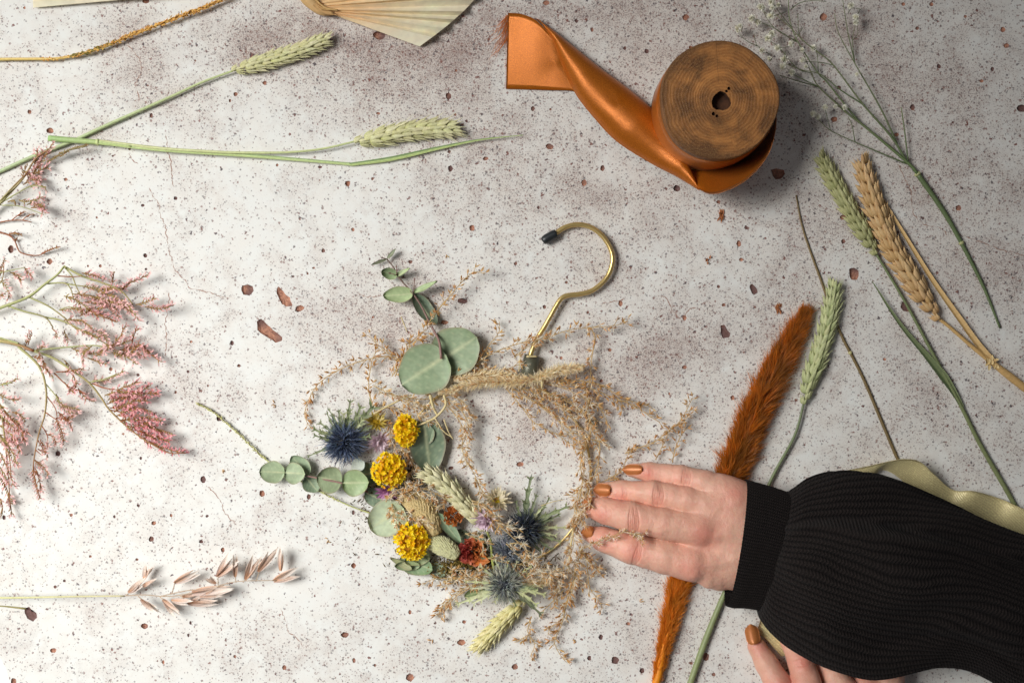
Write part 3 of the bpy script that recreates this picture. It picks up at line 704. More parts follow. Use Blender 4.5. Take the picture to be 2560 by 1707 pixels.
for base_, tips in [((321, 1480), ((366, 1441), (350, 1456), (360, 1462))), ((360, 1446), ((363, 1410), (378, 1416), (389, 1412))), ((356, 1464), ((394, 1444), (380, 1452))), ((437, 1456), ((500, 1424), (503, 1434))), ((540, 1458), ((509, 1446), (524, 1437))),
    ((543, 1440), ((573, 1379), (600, 1400), (582, 1393))), ((588, 1441), ((583, 1384), (593, 1386))), ((613, 1447), ((633, 1384), (656, 1388), (650, 1404))), ((645, 1428), ((699, 1364), (672, 1376))), ((702, 1426), ((700, 1364), (704, 1370))), ((684, 1452), ((748, 1416), (752, 1440), (720, 1446))),
    ((352, 1498), ((406, 1533), (394, 1518), (388, 1530))), ((408, 1498), ((440, 1545), (452, 1538), (428, 1532))), ((470, 1508), ((512, 1484), (546, 1500), (550, 1510))), ((500, 1490), ((546, 1464), (582, 1474), (560, 1488))), ((480, 1482), ((586, 1470), (540, 1470))), ((430, 1500), ((472, 1512), (484, 1502))), ((455, 1490), ((520, 1476), (500, 1484)))]:
    mb = MB(); z0 = random.uniform(16, 30); z1 = z0 + random.uniform(0, 22)
    p = W(base_[0], base_[1], z0)
    for tp in tips:
        q = W(tp[0], tp[1], z1 + random.uniform(-8, 8)); d = q - p; L_ = np.linalg.norm(d)
        c1 = vary(mix(oc, L8(160, 116, 96), random.random() * .6), .08)
        nor = UP + rv(.5)
        mb.petal(p, d, nor, L_, L_ * .16 + 3, c1, oc2, .45, 7)
        mb.petal(p + rv(1), d + rv(L_ * .05), -nor, L_ * .9, L_ * .12 + 3, L8(214, 160, 120), mix(oc, oc2, .5), .4, 7)
    mb.build('husk', M['petal'], t)
t = thing('dried_twig', (20, 1515), 'short dry olive twig just under the oat stem', 'twig')
stem(t, path([(-30, 1514), (0, 1514), (40, 1518), (64, 1521)], 4), [1.2, 1.6, 2.4], L8(150, 140, 80))

# ---------------------------------------------------------------- palm fan
t = thing('palm_leaf_fan', (770, 0), 'cream pleated dried palm leaf fan reaching in from the upper edge of the picture', 'palm leaf')
def pleats(parent, inner, outer, n, seed, amp, first):
    random.seed(seed); inner = path(inner); outer = path(outer)
    A = smooth(inner, 3); B = smooth(outer, 6)
    def at(Q, u): 
        x = u * (len(Q) - 1); i = min(int(x), len(Q) - 2); return Q[i] + (Q[i + 1] - Q[i]) * (x - i)
    us = [0.0] + list(np.cumsum([first] + [random.uniform(.5, 1.5) for _ in range(n)]))
    us = np.array(us); us = us / us[-1]
    G, K = [], []
    for k, u in enumerate(us):
        row, kk = [], []
        for j in range(13):
            f = j / 12
            p = at(A, u) * (1 - f) + at(B, u) * f
            zz = 8 + (amp * (k % 2)) * (f ** .6) + 3 * math.sin(f * 7 + k * .3) * f + 12 * math.sin(math.pi * f) + 4 * (1 - f)
            p = p + UP * (zz - 3); p = p * np.array([1 - p[2] / HU, 1 - p[2] / HU, 1])
            row.append(p); kk.append(vary(mix(L8(244, 200, 138), L8(255, 246, 218), min(1, f * 1.2 + .1)), .05))
        G.append(row); K.append(kk)
    mb = MB(); mb.grid(G, np.array(K))
    # a second skin a little below, so that the folds have a body
    G2 = [[p - UP * 1.2 for p in r] for r in G]; mb.grid(G2, np.array(K))
    mb.build('pleated_blade', M['paper'], parent, False)
pleats(t, [(826, 34), (795, 22), (784, 0), (790, -40)], [(1049, 116), (1120, 62), (1187, -2), (1290, -130), (1330, -260)], 26, 1, 17, 2.2)
pleats(t, [(745, -40), (750, -70)], [(82, 19), (80, -20), (70, -150)], 12, 2, 6, 2.0)
mb = MB()
P = smooth(path([(835, 34), (805, 28), (780, 8), (764, -14), (750, -60)], 14), 5)
mb.tube(P, [5, 12, 17, 20, 18], L8(226, 186, 128), 10)
for k in range(9): mb.tube(P + np.array([random.uniform(-12, 12), random.uniform(-8, 8), 12]), [1.5, 2.5, 2], vary(L8(214, 172, 112), .1), 5)
mb.build('neck', M['paper'], t)

# ---------------------------------------------------------------- orange plume
t = thing('pampas_plume', (1830, 1250), 'fluffy burnt orange dyed plume passing under the hand', 'pampas grass')
P = path([(1500, 1950), (1600, 1790), (1640, 1707), (1655, 1640), (1678, 1540), (1705, 1440), (1760, 1330), (1830, 1180), (1890, 1030), (1950, 905), (1995, 820), (2012, 785)], 16)
stem(t, P[:5], [11, 11, 10, 6], L8(232, 136, 12), L8(240, 150, 20), m='plant')
Q = smooth(P[2:], 3.0); T = np.gradient(Q, axis=0); n = len(Q); random.seed(31)
seg = np.linspace(0, 1, n)
wid = np.interp(seg, [0, .06, .17, .30, .42, .58, .72, .85, .95, 1], [12, 19, 33, 43, 48, 57, 56, 47, 33, 18])
mb = MB()
mb.tube(Q[::4], list(wid[::12] * .12), L8(150, 70, 8), 10)
for i in range(n):
    t_ = nrm(T[i]); sd = nrm(cross(t_, UP)); f = seg[i]
    for _ in range(120):
        a = random.uniform(0, math.pi * 2); rad = sd * math.cos(a) + UP * (math.sin(a) * .42)
        spread = random.uniform(.15, 1.15)
        d = nrm(t_ + rad * spread)
        L_ = wid[i] * random.uniform(.7, 1.25) / max(.35, spread + .15) * .62 + 8
        L_ = min(L_ * random.uniform(.6, 1.05), 70)
        q = Q[i] + rad * wid[i] * random.uniform(.0, .45) + t_ * random.uniform(-3, 3); q[2] = max(q[2], 2)
        k = noise.noise(Vector((i * .10, a * 2.2, 3))) * 1.3 + .30 + .38 * max(0, rad @ np.array([-.8, .3, .5])) + random.uniform(-.22, .22); d = nrm(d + np.array([noise.noise(Vector((i * .13, a * 2.4, 11))), noise.noise(Vector((i * .13, a * 2.4, 21))), noise.noise(Vector((i * .13, a * 2.4, 31)))]) * .8)  # clump tone, with hairs towards the window painted lighter
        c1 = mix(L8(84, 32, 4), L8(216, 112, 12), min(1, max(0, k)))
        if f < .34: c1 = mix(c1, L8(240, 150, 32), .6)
        e = q + d * L_
        if e[2] < 1: d[2] += (1 - e[2]) / L_
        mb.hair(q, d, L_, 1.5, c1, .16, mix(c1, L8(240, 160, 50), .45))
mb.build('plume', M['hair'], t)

# small orange crumbs on the table
for (x, y, lab) in [(1804, 541, 'curled rust orange plant fragment lying below the ribbon spool'), (1947, 772, 'curled rust orange plant fragment just above the tip of the orange plume'), (1770, 652, 'tiny pale orange chaff fragment in the open table between hook and wheat')]:
    random.seed(int(x)); mb = MB()
    for k in range(14 if 'tiny' not in lab else 5):
        d = np.array([random.uniform(-.5, .5), random.choice((-1, 1)), .15]) + rv(.25)
        mb.petal(W(x + random.uniform(-5, 5), y + random.uniform(-6, 6), 3), d, UP + rv(.4), random.uniform(10, 20) * (1 if 'tiny' not in lab else .5), 4.5, vary(L8(156, 90, 50), .2), L8(186, 120, 70), .4)
    tag(mb.build('plant_fragment', M['plant']), lab, 'plant fragment', 'orange plant crumbs on the table')
# ================================================================ wooden spool with satin ribbon
def wood_mat():
    m = bpy.data.materials.new('sawn_wood'); m.use_nodes = True
    global nd, lk, tc
    nt = m.node_tree; nd = nt.nodes; lk = nt.links; b = nd['Principled BSDF']
    o = nd.new('ShaderNodeTexCoord')
    tc = nd.new('ShaderNodeVectorMath'); tc.operation = 'ADD'; lk.new(o.outputs['Object'], tc.inputs[0]); tc.inputs[1].default_value = (0, 0, 0)
    class O: outputs = {'Position': tc.outputs[0]}
    tc = O
    # wobble, then distance from the pith, one ring every few mm
    nw = nz(26, 3, .5); nw2 = nz(160, 3, .6)
    sx = nd.new('ShaderNodeSeparateXYZ'); lk.new(tc.outputs['Position'], sx.inputs[0])
    dx = mth('ADD', sx.outputs[0], -.0005); dy = mth('ADD', sx.outputs[1], .0005)
    r = mth('SQRT', mth('ADD', mth('MULTIPLY', dx, dx), mth('MULTIPLY', dy, dy)))
    r = mth('ADD', r, mth('MULTIPLY', mth('SUBTRACT', nw.outputs['Fac'], .5), .016))
    r = mth('ADD', r, mth('MULTIPLY', mth('SUBTRACT', nw2.outputs['Fac'], .5), .0014))
    ring = mth('SINE', mth('MULTIPLY', mth('POWER', r, .9), 2150))
    ring2 = mth('SINE', mth('MULTIPLY', r, 640))
    f1 = rng_(ring, -1, 1, 0, 1); f2 = rng_(ring2, -1, 1, 0, 1)
    fine = nz(1500, 3, .7)
    c = mixc(mth('MULTIPLY', f1, rng_(nw2.outputs['Fac'], .35, .65, .08, .55)), L8(190, 126, 66), L8(120, 70, 34))
    c = mixc(mth('MULTIPLY', f2, .35), c, L8(96, 54, 26))
    # darker bark side and worn patches
    pn = nz(34, 4, .65, .5)
    c = mixc(rng_(pn.outputs['Fac'], .42, .62, 0, .85), c, L8(70, 42, 24))
    edge = rng_(r, .0335, .0415, 0, .75)
    c = mixc(edge, c, L8(88, 56, 32))
    c = mixc(rng_(fine.outputs['Fac'], .45, .8, 0, .45), c, L8(206, 160, 98))
    ck = mth('MULTIPLY', mth('LESS_THAN', mth('ABSOLUTE', mth('ADD', mth('ADD', sx.outputs[0], mth('MULTIPLY', sx.outputs[1], .06)), mth('MULTIPLY', mth('SUBTRACT', nw2.outputs['Fac'], .5), .0012))), .00014), mth('GREATER_THAN', sx.outputs[1], .012))
    c = mixc(mth('MULTIPLY', ck, .6), c, L8(60, 36, 20))
    lk.new(c, b.inputs['Base Color']); b.inputs['Roughness'].default_value = .5; b.inputs['Specular IOR Level'].default_value = .35
    bp = nd.new('ShaderNodeBump'); bp.inputs['Strength'].default_value = .5; bp.inputs['Distance'].default_value = .0004
    lk.new(mth('ADD', fine.outputs['Fac'], mth('MULTIPLY', f1, .5)), bp.inputs['Height']); lk.new(bp.outputs[0], b.inputs['Normal'])
    return m
M['wood'] = wood_mat()
SPX, SPY = 1765, 289
t = thing('ribbon_spool', (SPX, SPY), 'wooden log-slice spool wound with copper satin ribbon trailing out in a curl', 'ribbon spool')
def disc(z0, z1, rad, name, hole=True, seed=1):
    me_v, me_f = [], []
    random.seed(seed); n = 120; c = W(SPX, SPY, 0)
    rr = [rad * (1 + .012 * math.sin(3 * a * 2 * math.pi / n + 1) + .008 * math.sin(5 * a * 2 * math.pi / n + seed)) for a in range(n)]
    holes = [(4, 4, 22, 30)] + [(22, -26 - 0, 4.2, 8), (16, -20, 3.4, 8), (-14, 33, 4.6, 8), (-6, 38, 3.8, 8)] if hole else []
    V2, E, ids = [], [], []
    def poly(pts):
        o = len(V2); V2.extend([Vector(p) for p in pts]); E.extend([(o + i, o + (i + 1) % len(pts)) for i in range(len(pts))]); return list(range(o, o + len(pts)))
    out = poly([(math.cos(2 * math.pi * k / n) * (rr[k] - 2.5), math.sin(2 * math.pi * k / n) * (rr[k] - 2.5)) for k in range(n)])
    hl = []
    for (hx, hy, hr, hn) in holes:
        if not hole: break
        jit = [1 + random.uniform(-.05, .05) + .07 * math.sin(3 * 6.283 * _q / hn) for _q in range(hn)]
        hl.append(poly([(hx + hr * jit[k] * math.cos(-2 * math.pi * k / hn), -hy + hr * jit[k] * math.sin(-2 * math.pi * k / hn)) for k in range(hn)]))
    vo, eo, fo, ov, oe, of = geometry.delaunay_2d_cdt(V2, E, [], 1 if not hl else 2, 1e-5)
    back = {}
    for i, l in enumerate(ov):
        for j in l: back[j] = i
    hs = {}
    for h, l in enumerate(hl):
        for j in l: hs[back[j]] = h
    V = [np.array([v[0] + c[0], v[1] + c[1], z1]) for v in vo]
    F = []
    for f in fo:
        q = [hs.get(i, -1) for i in f]
        if q[0] >= 0 and all(x == q[0] for x in q): continue
        F.append(tuple(f))
    mi = [0] * len(F)
    prev = [back[j] for j in out]
    for (dr, zz) in ((0, z1 - 2.5), (0, z0 + 2), (-2, z0)):
        cur = []
        for k in range(n):
            a = 2 * math.pi * k / n
            V.append(np.array([c[0] + math.cos(a) * (rr[k] + dr), c[1] + math.sin(a) * (rr[k] + dr), zz])); cur.append(len(V) - 1)
        for k in range(n): F.append((prev[k], cur[k], cur[(k + 1) % n], prev[(k + 1) % n])); mi.append(0)
        prev = cur
    F.append(tuple(prev[::-1])); mi.append(0)
    for l, (hx, hy, hr, hn) in zip(hl, holes):
        ring = [back[j] for j in l]; cur = []
        dep = (z1 - 24) if hr > 10 else z1 - 9
        for i in ring:
            V.append(np.array([V[i][0], V[i][1], dep])); cur.append(len(V) - 1)
        for k in range(len(ring)):
            k2 = (k + 1) % len(ring); F.append((ring[k], ring[k2], cur[k2], cur[k])); mi.append(1)
        F.append(tuple(cur)); mi.append(1)
    o = make_mesh(name, np.array(V), F, np.ones((len(V), 3)) * .3, [M['wood'], M['holedark']], t, False)
    o.data.polygons.foreach_set('material_index', mi)
    return o
M['holedark'] = mat('dark_bore', .8, col=L8(74, 42, 20), attr=False, var=.4, vscale=300)
disc(1, 34, 141, 'lower_disc', False, 2)
disc(172, 206, 139, 'upper_disc', True, 1)
def satin():
    m = bpy.data.materials.new('copper_satin'); m.use_nodes = True
    nt = m.node_tree; nd = nt.nodes; lk = nt.links; b = nd['Principled BSDF']
    uv = nd.new('ShaderNodeTexCoord')
    w = nd.new('ShaderNodeTexWave'); w.inputs['Scale'].default_value = 150; w.inputs['Distortion'].default_value = .3; w.bands_direction = 'X'
    w2 = nd.new('ShaderNodeTexWave'); w2.inputs['Scale'].default_value = 60; w2.bands_direction = 'Y'; w2.inputs['Distortion'].default_value = .3
    n = nd.new('ShaderNodeTexNoise'); n.inputs['Scale'].default_value = 60
    for q in (w, w2, n): lk.new(uv.outputs['UV'], q.inputs[0])
    n2 = nd.new('ShaderNodeTexNoise'); n2.inputs['Scale'].default_value = 2200; n2.inputs['Detail'].default_value = 2; tg = nd.new('ShaderNodeNewGeometry'); lk.new(tg.outputs['Position'], n2.inputs['Vector'])
    cm = nd.new('ShaderNodeMix'); cm.data_type = 'RGBA'; cm.inputs[6].default_value = (*L8(156, 80, 10), 1); cm.inputs[7].default_value = (*L8(200, 114, 26), 1)
    mr = nd.new('ShaderNodeMapRange'); mr.inputs[1].default_value = .35; mr.inputs[2].default_value = .65; lk.new(n2.outputs['Fac'], mr.inputs[0]); lk.new(mr.outputs[0], cm.inputs[0]); lk.new(cm.outputs[2], b.inputs['Base Color'])  # thread colour noise, lighter flecks painted in as satin highlights
    b.inputs['Roughness'].default_value = .34; b.inputs['Metallic'].default_value = .42
    b.inputs['Anisotropic'].default_value = .6
    b.inputs['Sheen Weight'].default_value = .08; b.inputs['Sheen Tint'].default_value = (1, .6, .3, 1)
    a = nd.new('ShaderNodeMath'); a.operation = 'ADD'; lk.new(w.outputs[1], a.inputs[0]); lk.new(n2.outputs['Fac'], a.inputs[1])
    bp = nd.new('ShaderNodeBump'); bp.inputs['Strength'].default_value = .22; bp.inputs['Distance'].default_value = .0002
    lk.new(a.outputs[0], bp.inputs['Height']); lk.new(bp.outputs[0], b.inputs['Normal'])
    return m
M['satin'] = satin()
def sheet(name, G, m, parent, thick=1.0):
    """a lofted cloth surface with its own thickness, uv along and across"""
    G = np.asarray(G); a, b_ = G.shape[:2]
    du = np.gradient(G, axis=0); dv = np.gradient(G, axis=1)
    N = np.cross(du, dv); N /= np.maximum(1e-9, np.linalg.norm(N, axis=2, keepdims=True))
    V = np.vstack([(G + N * thick * .5).reshape(-1, 3), (G - N * thick * .5).reshape(-1, 3)])
    o_ = a * b_; F = []
    for i in range(a - 1):
        for j in range(b_ - 1):
            p = i * b_ + j
            F.append((p, p + b_, p + b_ + 1, p + 1)); F.append((o_ + p, o_ + p + 1, o_ + p + b_ + 1, o_ + p + b_))
    rim = [(i, 0) for i in range(a)] + [(a - 1, j) for j in range(1, b_)] + [(i, b_ - 1) for i in range(a - 2, -1, -1)] + [(0, j) for j in range(b_ - 2, 0, -1)]
    ids = [i * b_ + j for i, j in rim]
    for k in range(len(ids)):
        p, q = ids[k], ids[(k + 1) % len(ids)]; F.append((p, q, o_ + q, o_ + p))
    o = make_mesh(name, V, F, np.ones((len(V), 3)) * .5, m, parent, True)
    uvl = o.data.uv_layers.new(name='UVMap')
    UV = np.zeros((len(V), 2)); ii, jj = np.meshgrid(np.arange(a), np.arange(b_), indexing='ij')
    u = (ii / (a - 1)).ravel(); v = (jj / (b_ - 1)).ravel(); UV[:, 0] = np.r_[u, u]; UV[:, 1] = np.r_[v, v]
    li = np.empty(len(o.data.loops), np.int32); o.data.loops.foreach_get('vertex_index', li)
    uvl.data.foreach_set('uv', UV[li].astype(np.float32).ravel())
    return o
def rails(A, B, n, nv, arch=None, zs=None):
    """surface between two rails of the same number of 3D points, with a bulge"""
    A = smoothn(np.array(A, float), n); B = smoothn(np.array(B, float), n)
    G = []
    for i in range(n):
        row = []
        h = 0 if arch is None else np.interp(i / (n - 1), np.linspace(0, 1, len(arch)), arch)
        for j in range(nv):
            v = j / (nv - 1)
            row.append(A[i] * (1 - v) + B[i] * v + UP * (h * 4 * v * (1 - v)))
        G.append(row)
    return np.array(G)
def smoothn(P, n):
    Q = smooth(P, 1.5)
    seg = np.r_[0, np.cumsum(np.linalg.norm(np.diff(Q, axis=0), axis=1))]
    s = np.linspace(0, seg[-1], n)
    return np.array([[np.interp(x, seg, Q[:, k]) for k in range(3)] for x in s])
# the wound ribbon
c0 = W(SPX, SPY, 0); G = []
for i in range(121):
    a = 2 * math.pi * i / 120
    G.append([c0 + np.array([math.cos(a) * q, math.sin(a) * q, z]) for z, q in ((30, 134), (34, 139), (60, 141), (100, 142), (150, 141), (172, 140), (178, 135))])
sheet('ribbon_roll', G, M['satin'], t, 3)
# loose end: lies flat at the cut, folds over a slanting roll, stands on edge round the spool
def R3(pts): return np.array([W(*p) for p in pts])
flat = rails(R3([(1270, 33, 5), (1305, 36, 9), (1340, 52, 12), (1372, 86, 10), (1405, 130, 6), (1450, 200, 6)]), R3([(1265, 223, 3), (1310, 224, 4), (1370, 226, 5), (1436, 229, 5), (1470, 250, 5), (1510, 290, 5)]), 60, 16)
roll = []
Ut = smoothn(R3([(1340, 48, 8), (1390, 84, 10), (1438, 122, 12), (1506, 176, 12), (1574, 226, 12), (1639, 282, 14), (1683, 338, 18), (1706, 376, 26), (1728, 428, 44), (1747, 472, 60)]), 90)
Lt = smoothn(R3([(1352, 54, 20), (1382, 104, 24), (1404, 163, 20), (1438, 235, 14), (1479, 289, 10), (1540, 354, 10), (1625, 408, 14), (1693, 443, 30), (1748, 476, 60)]), 90)
for i in range(90):
    f = i / 89; H_ = np.interp(f, [0, .1, .3, .6, .85, 1], [6, 30, 44, 46, 34, 6]); row = []
    u, l = Ut[i], Lt[i]; ctr = (u + l) / 2; half = (u - l) / 2
    for j in range(26):
        a = math.pi * (-.18 + 1.14 * j / 25)           # from under the upper side, over the top, to the lower edge
        p = ctr + half * math.cos(a) * (1.0 if a > 0 else 1.0)
        p = p + UP * (math.sin(a) * H_ - 0)
        p[2] = max(p[2], 2.5)
        row.append(p)
    roll.append(row)
hoop = rails(R3([(1722, 424, 8), (1755, 416, 3), (1800, 412, 3), (1850, 396, 3), (1896, 364, 3), (1925, 318, 3), (1932, 262, 22), (1915, 200, 30)]),
             R3([(1744, 472, 70), (1772, 484, 120), (1806, 480, 150), (1862, 452, 165), (1912, 400, 168), (1936, 340, 170), (1940, 280, 170), (1925, 215, 168)]), 60, 14)
parts = [flat, np.array(roll), hoop]
ob = sub('ribbon_tail', t)
sheet('flat_end', flat, M['satin'], ob, 1.4)
sheet('rolled_length', np.array(roll), M['satin'], ob, 1.4)
sheet('standing_loop', hoop, M['satin'], ob, 1.4)
mb = MB(); random.seed(5)
for k in range(46):
    p = W(1269 + random.uniform(-2, 2), 38 + random.random() ** 2 * 60, 6)
    mb.hair(p, np.array([-random.uniform(.1, .8), -random.uniform(.3, 1), random.uniform(-.05, .25)]), random.uniform(15, 80) if k % 3 else random.uniform(60, 115), 1.3, vary(L8(216, 132, 70), .15), .35)
for k in range(60):
    p = W(1267.5 - 2.5 * k / 60, 36 + 186 * k / 60, 5); mb.hair(p, np.array([-1, random.uniform(-.5, .5), 0]), random.uniform(3, 8), 1.0, L8(210, 124, 60))
mb.build('frayed_threads', M['hair'], ob)

# ================================================================ gold ribbon under the arm
def gold_m():
    m = bpy.data.materials.new('gold_lame'); m.use_nodes = True
    global nd, lk, tc
    nt = m.node_tree; nd = nt.nodes; lk = nt.links; b = nd['Principled BSDF']
    tc = nd.new('ShaderNodeNewGeometry')
    w = nd.new('ShaderNodeTexWave'); w.inputs['Scale'].default_value = 230; w.inputs['Distortion'].default_value = .6; w.bands_direction = 'DIAGONAL'; lk.new(tc.outputs['Position'], w.inputs[0])
    sp_ = nz(1050, 2); 
    g = rng_(sp_.outputs['Fac'], .56, .64, 0, 1)
    c = mixc(mth('MULTIPLY', w.outputs[1], .5), L8(232, 216, 162), L8(188, 172, 118)); c = mixc(g, c, L8(250, 238, 180))  # weave tones, then bright flecks painted in as sparkle
    lk.new(c, b.inputs['Base Color']); b.inputs['Metallic'].default_value = .1; b.inputs['Roughness'].default_value = .35
    bp = nd.new('ShaderNodeBump'); bp.inputs['Strength'].default_value = .5; bp.inputs['Distance'].default_value = .0003
    lk.new(mth('ADD', w.outputs[1], sp_.outputs['Fac']), bp.inputs['Height']); lk.new(bp.outputs[0], b.inputs['Normal'])
    return m
M['gold'] = gold_m()
t = thing('gold_ribbon', (2260, 1220), 'shimmering pale gold ribbon looping out from under the black sleeve', 'ribbon')
sheet('upper_loop', rails(R3([(2030, 1205, 6), (2108, 1178, 14), (2165, 1166, 30), (2222, 1153, 50), (2262, 1147, 62), (2300, 1154, 60), (2334, 1184, 46), (2382, 1224, 12), (2434, 1227, 40), (2500, 1246, 10), (2560, 1272, 30), (2680, 1320, 10)]),
      R3([(2060, 1280, 6), (2130, 1250, 6), (2170, 1215, 6), (2188, 1186, 8), (2206, 1174, 10), (2235, 1185, 6), (2272, 1216, 4), (2316, 1262, 6), (2384, 1300, 10), (2450, 1330, 6), (2520, 1352, 6), (2640, 1400, 6)]), 120, 14), M['gold'], t, 1.0)
sheet('cut_end', rails(R3([(1908, 1510, 10), (1902, 1542, 14), (1896, 1576, 16), (1914, 1596, 14), (1936, 1620, 10), (1953, 1640, 8)]), R3([(1990, 1520, 8), (1985, 1550, 8), (1966, 1575, 8), (1958, 1592, 8), (1960, 1612, 8), (1966, 1636, 6)]), 40, 8), M['gold'], t, 1.0)

# ================================================================ the person: hands and sleeve
def surface_nets(F, o, h):
    """F: field sampled on a grid (negative inside), o: origin, h: step -> vertices, quads"""
    nx, ny, nz_ = F.shape
    ins = F < 0
    c = np.zeros((nx - 1, ny - 1, nz_ - 1), np.int8)
    for dx in (0, 1):
        for dy in (0, 1):
            for dz in (0, 1):
                c += ins[dx:nx - 1 + dx, dy:ny - 1 + dy, dz:nz_ - 1 + dz]
    act = (c > 0) & (c < 8)
    idx = np.full(act.shape, -1, np.int64); I = np.argwhere(act); idx[act] = np.arange(len(I))
    acc = np.zeros((len(I), 3)); cnt = np.zeros(len(I))
    corners = [(a, b, d) for a in (0, 1) for b in (0, 1) for d in (0, 1)]
    for i, a in enumerate(corners):
        for b in corners[i + 1:]:
            if sum(abs(a[k] - b[k]) for k in range(3)) != 1: continue
            fa = F[I[:, 0] + a[0], I[:, 1] + a[1], I[:, 2] + a[2]]; fb = F[I[:, 0] + b[0], I[:, 1] + b[1], I[:, 2] + b[2]]
            x = (fa < 0) != (fb < 0)
            t = np.where(x, fa / np.where(x, fa - fb, 1), 0)
            p = np.array(a)[None] * (1 - t)[:, None] + np.array(b)[None] * t[:, None]
            acc[x] += p[x]; cnt[x] += 1
    V = (I + acc / cnt[:, None]) * h + np.array(o)
    Q = []
    for ax in range(3):
        a1, a2 = (ax + 1) % 3, (ax + 2) % 3
        s0 = [slice(1, -1)] * 3; s0[ax] = slice(0, -1); s1 = [slice(1, -1)] * 3; s1[ax] = slice(1, None)
        A = ins[tuple(s0)]; B = ins[tuple(s1)]
        E = np.argwhere(A != B); 
        if not len(E): continue
        sgn = A[tuple(E.T)]
        E[:, a1] += 1; E[:, a2] += 1
        def cell(d1, d2):
            q = E.copy(); q[:, a1] += d1; q[:, a2] += d2
            return idx[q[:, 0], q[:, 1], q[:, 2]]
        q = np.stack([cell(-1, -1), cell(0, -1), cell(0, 0), cell(-1, 0)], 1)
        q[~sgn] = q[~sgn][:, ::-1]
        Q.append(q)
    Q = np.vstack(Q); Q = Q[(Q >= 0).all(1)]
    return V, Q
def cone(X, a, b, ra, rb, sq=1.0):
    """distance to a tapered capsule; sq > 1 flattens it in z"""
    a = np.array(a, np.float32); b = np.array(b, np.float32)
    ba = b - a; l2 = float(ba @ ba)
    d = [X[k] - a[k] for k in range(3)]
    t = np.clip((d[0] * ba[0] + d[1] * ba[1] + d[2] * ba[2]) / l2, 0, 1)
    e = [d[k] - ba[k] * t for k in range(3)]
    return np.sqrt(e[0] ** 2 + e[1] ** 2 + (e[2] * sq) ** 2) - (ra + (rb - ra) * t)
def smin(a, b, k):
    h = np.clip(.5 + .5 * (b - a) / k, 0, 1)
    return b * (1 - h) + a * h - k * h * (1 - h)
def make_hand(name, parent, fingers, palm, thumb, box, step=2.0, creases=(), knuckle=(), webk=12, holes=()):
    lo, hi = np.array(box[0], float), np.array(box[1], float)
    n = ((hi - lo) / step).astype(int) + 1
    ax = [lo[k] + np.arange(n[k], dtype=np.float32) * step for k in range(3)]
    X = np.meshgrid(*ax, indexing='ij')
    body = None
    for (a, b, ra, rb) in palm:
        d = cone(X, a, b, ra, rb); body = d if body is None else smin(body, d, 30)
    fs = []
    for joints in fingers:
        f = None
        for (p, r), (q, r2) in zip(joints[:-1], joints[1:]):
            d = cone(X, p, q, r, r2); f = d if f is None else smin(f, d, 7)
        fs.append(f)
    # fingers stay apart from one another, each melts into the palm
    out = body
    allf = fs[0]
    for f in fs[1:]: allf = np.minimum(allf, f)
    out = smin(out, allf, webk)
    for (a, b, ra, rb) in thumb: out = smin(out, cone(X, a, b, ra, rb), 10)
    for (c, r, dep) in knuckle:
        q = (X[0] - c[0]) ** 2 + (X[1] - c[1]) ** 2
        out = out - dep * np.exp(-q / (r * r))
    out = np.maximum(out, 1.0 - X[2])          # the hand rests on the table
    V, Q = surface_nets(out, lo, step)
    # creases: shallow grooves across the joints, in vertex space
    N = np.zeros_like(V)
    e1 = V[Q[:, 1]] - V[Q[:, 0]]; e2 = V[Q[:, 2]] - V[Q[:, 0]]; fn = np.cross(e1, e2)
    for k in range(4): np.add.at(N, Q[:, k], fn)
    N /= np.maximum(1e-9, np.linalg.norm(N, axis=1, keepdims=True))
    red = np.zeros(len(V)); pale = np.zeros(len(V))
    for _ in range(2):                          # light smoothing
        A = np.zeros_like(V); cn = np.zeros(len(V))
        for k in range(4):
            np.add.at(A, Q[:, k], V[Q[:, (k + 1) % 4]]); np.add.at(cn, Q[:, k], 1)
        V = V * .5 + .5 * A / cn[:, None]
    for (c, d, half, lines) in creases:
        c = np.array(c); d = nrm(np.array([d[0], d[1], 0.0])); s = np.array([-d[1], d[0], 0])
        rel = V - c; u = rel @ d; v = rel @ s
        for (uo, bow, wd, dep) in lines:
            q = u - uo - bow * (v / half) ** 2
            g_ = dep * np.exp(-(q / wd) ** 2) * np.clip(1.25 - (v / half) ** 2, 0, 1) * (N[:, 2] > .1)
            V -= N * g_[:, None]; red += np.clip(g_ / 2.9, 0, 1) * .28
        red += .3 * np.exp(-(u / (half * .8)) ** 2 - (v / (half * .8)) ** 2)
    for (c, r, a_) in holes:
        red += a_ * np.exp(-((V[:, 0] - c[0]) ** 2 + (V[:, 1] - c[1]) ** 2) / (r * r))
    # small folds of skin over the whole back of the hand
    for i in range(0, len(V)):
        v = V[i]
        k = noise.noise(Vector((v[0] * .16, v[1] * .16, v[2] * .16))) * .45 + noise.noise(Vector((v[0] * .045, v[1] * .045, 7))) * 1.5
        V[i] = v + N[i] * k
    col = mix(L8(224, 174, 150), L8(210, 124, 106), np.clip(red, 0, 1)[:, None])
    mott = np.array([noise.noise(Vector((v[0] * .02, v[1] * .02, v[2] * .02))) for v in V])
    col = col * (1 + .10 * mott)[:, None]; col[:, 1] *= 1 - .05 * mott; col[:, 2] *= 1 - .04 * mott
    return make_mesh(name, V, Q, col, M['skin'], parent)
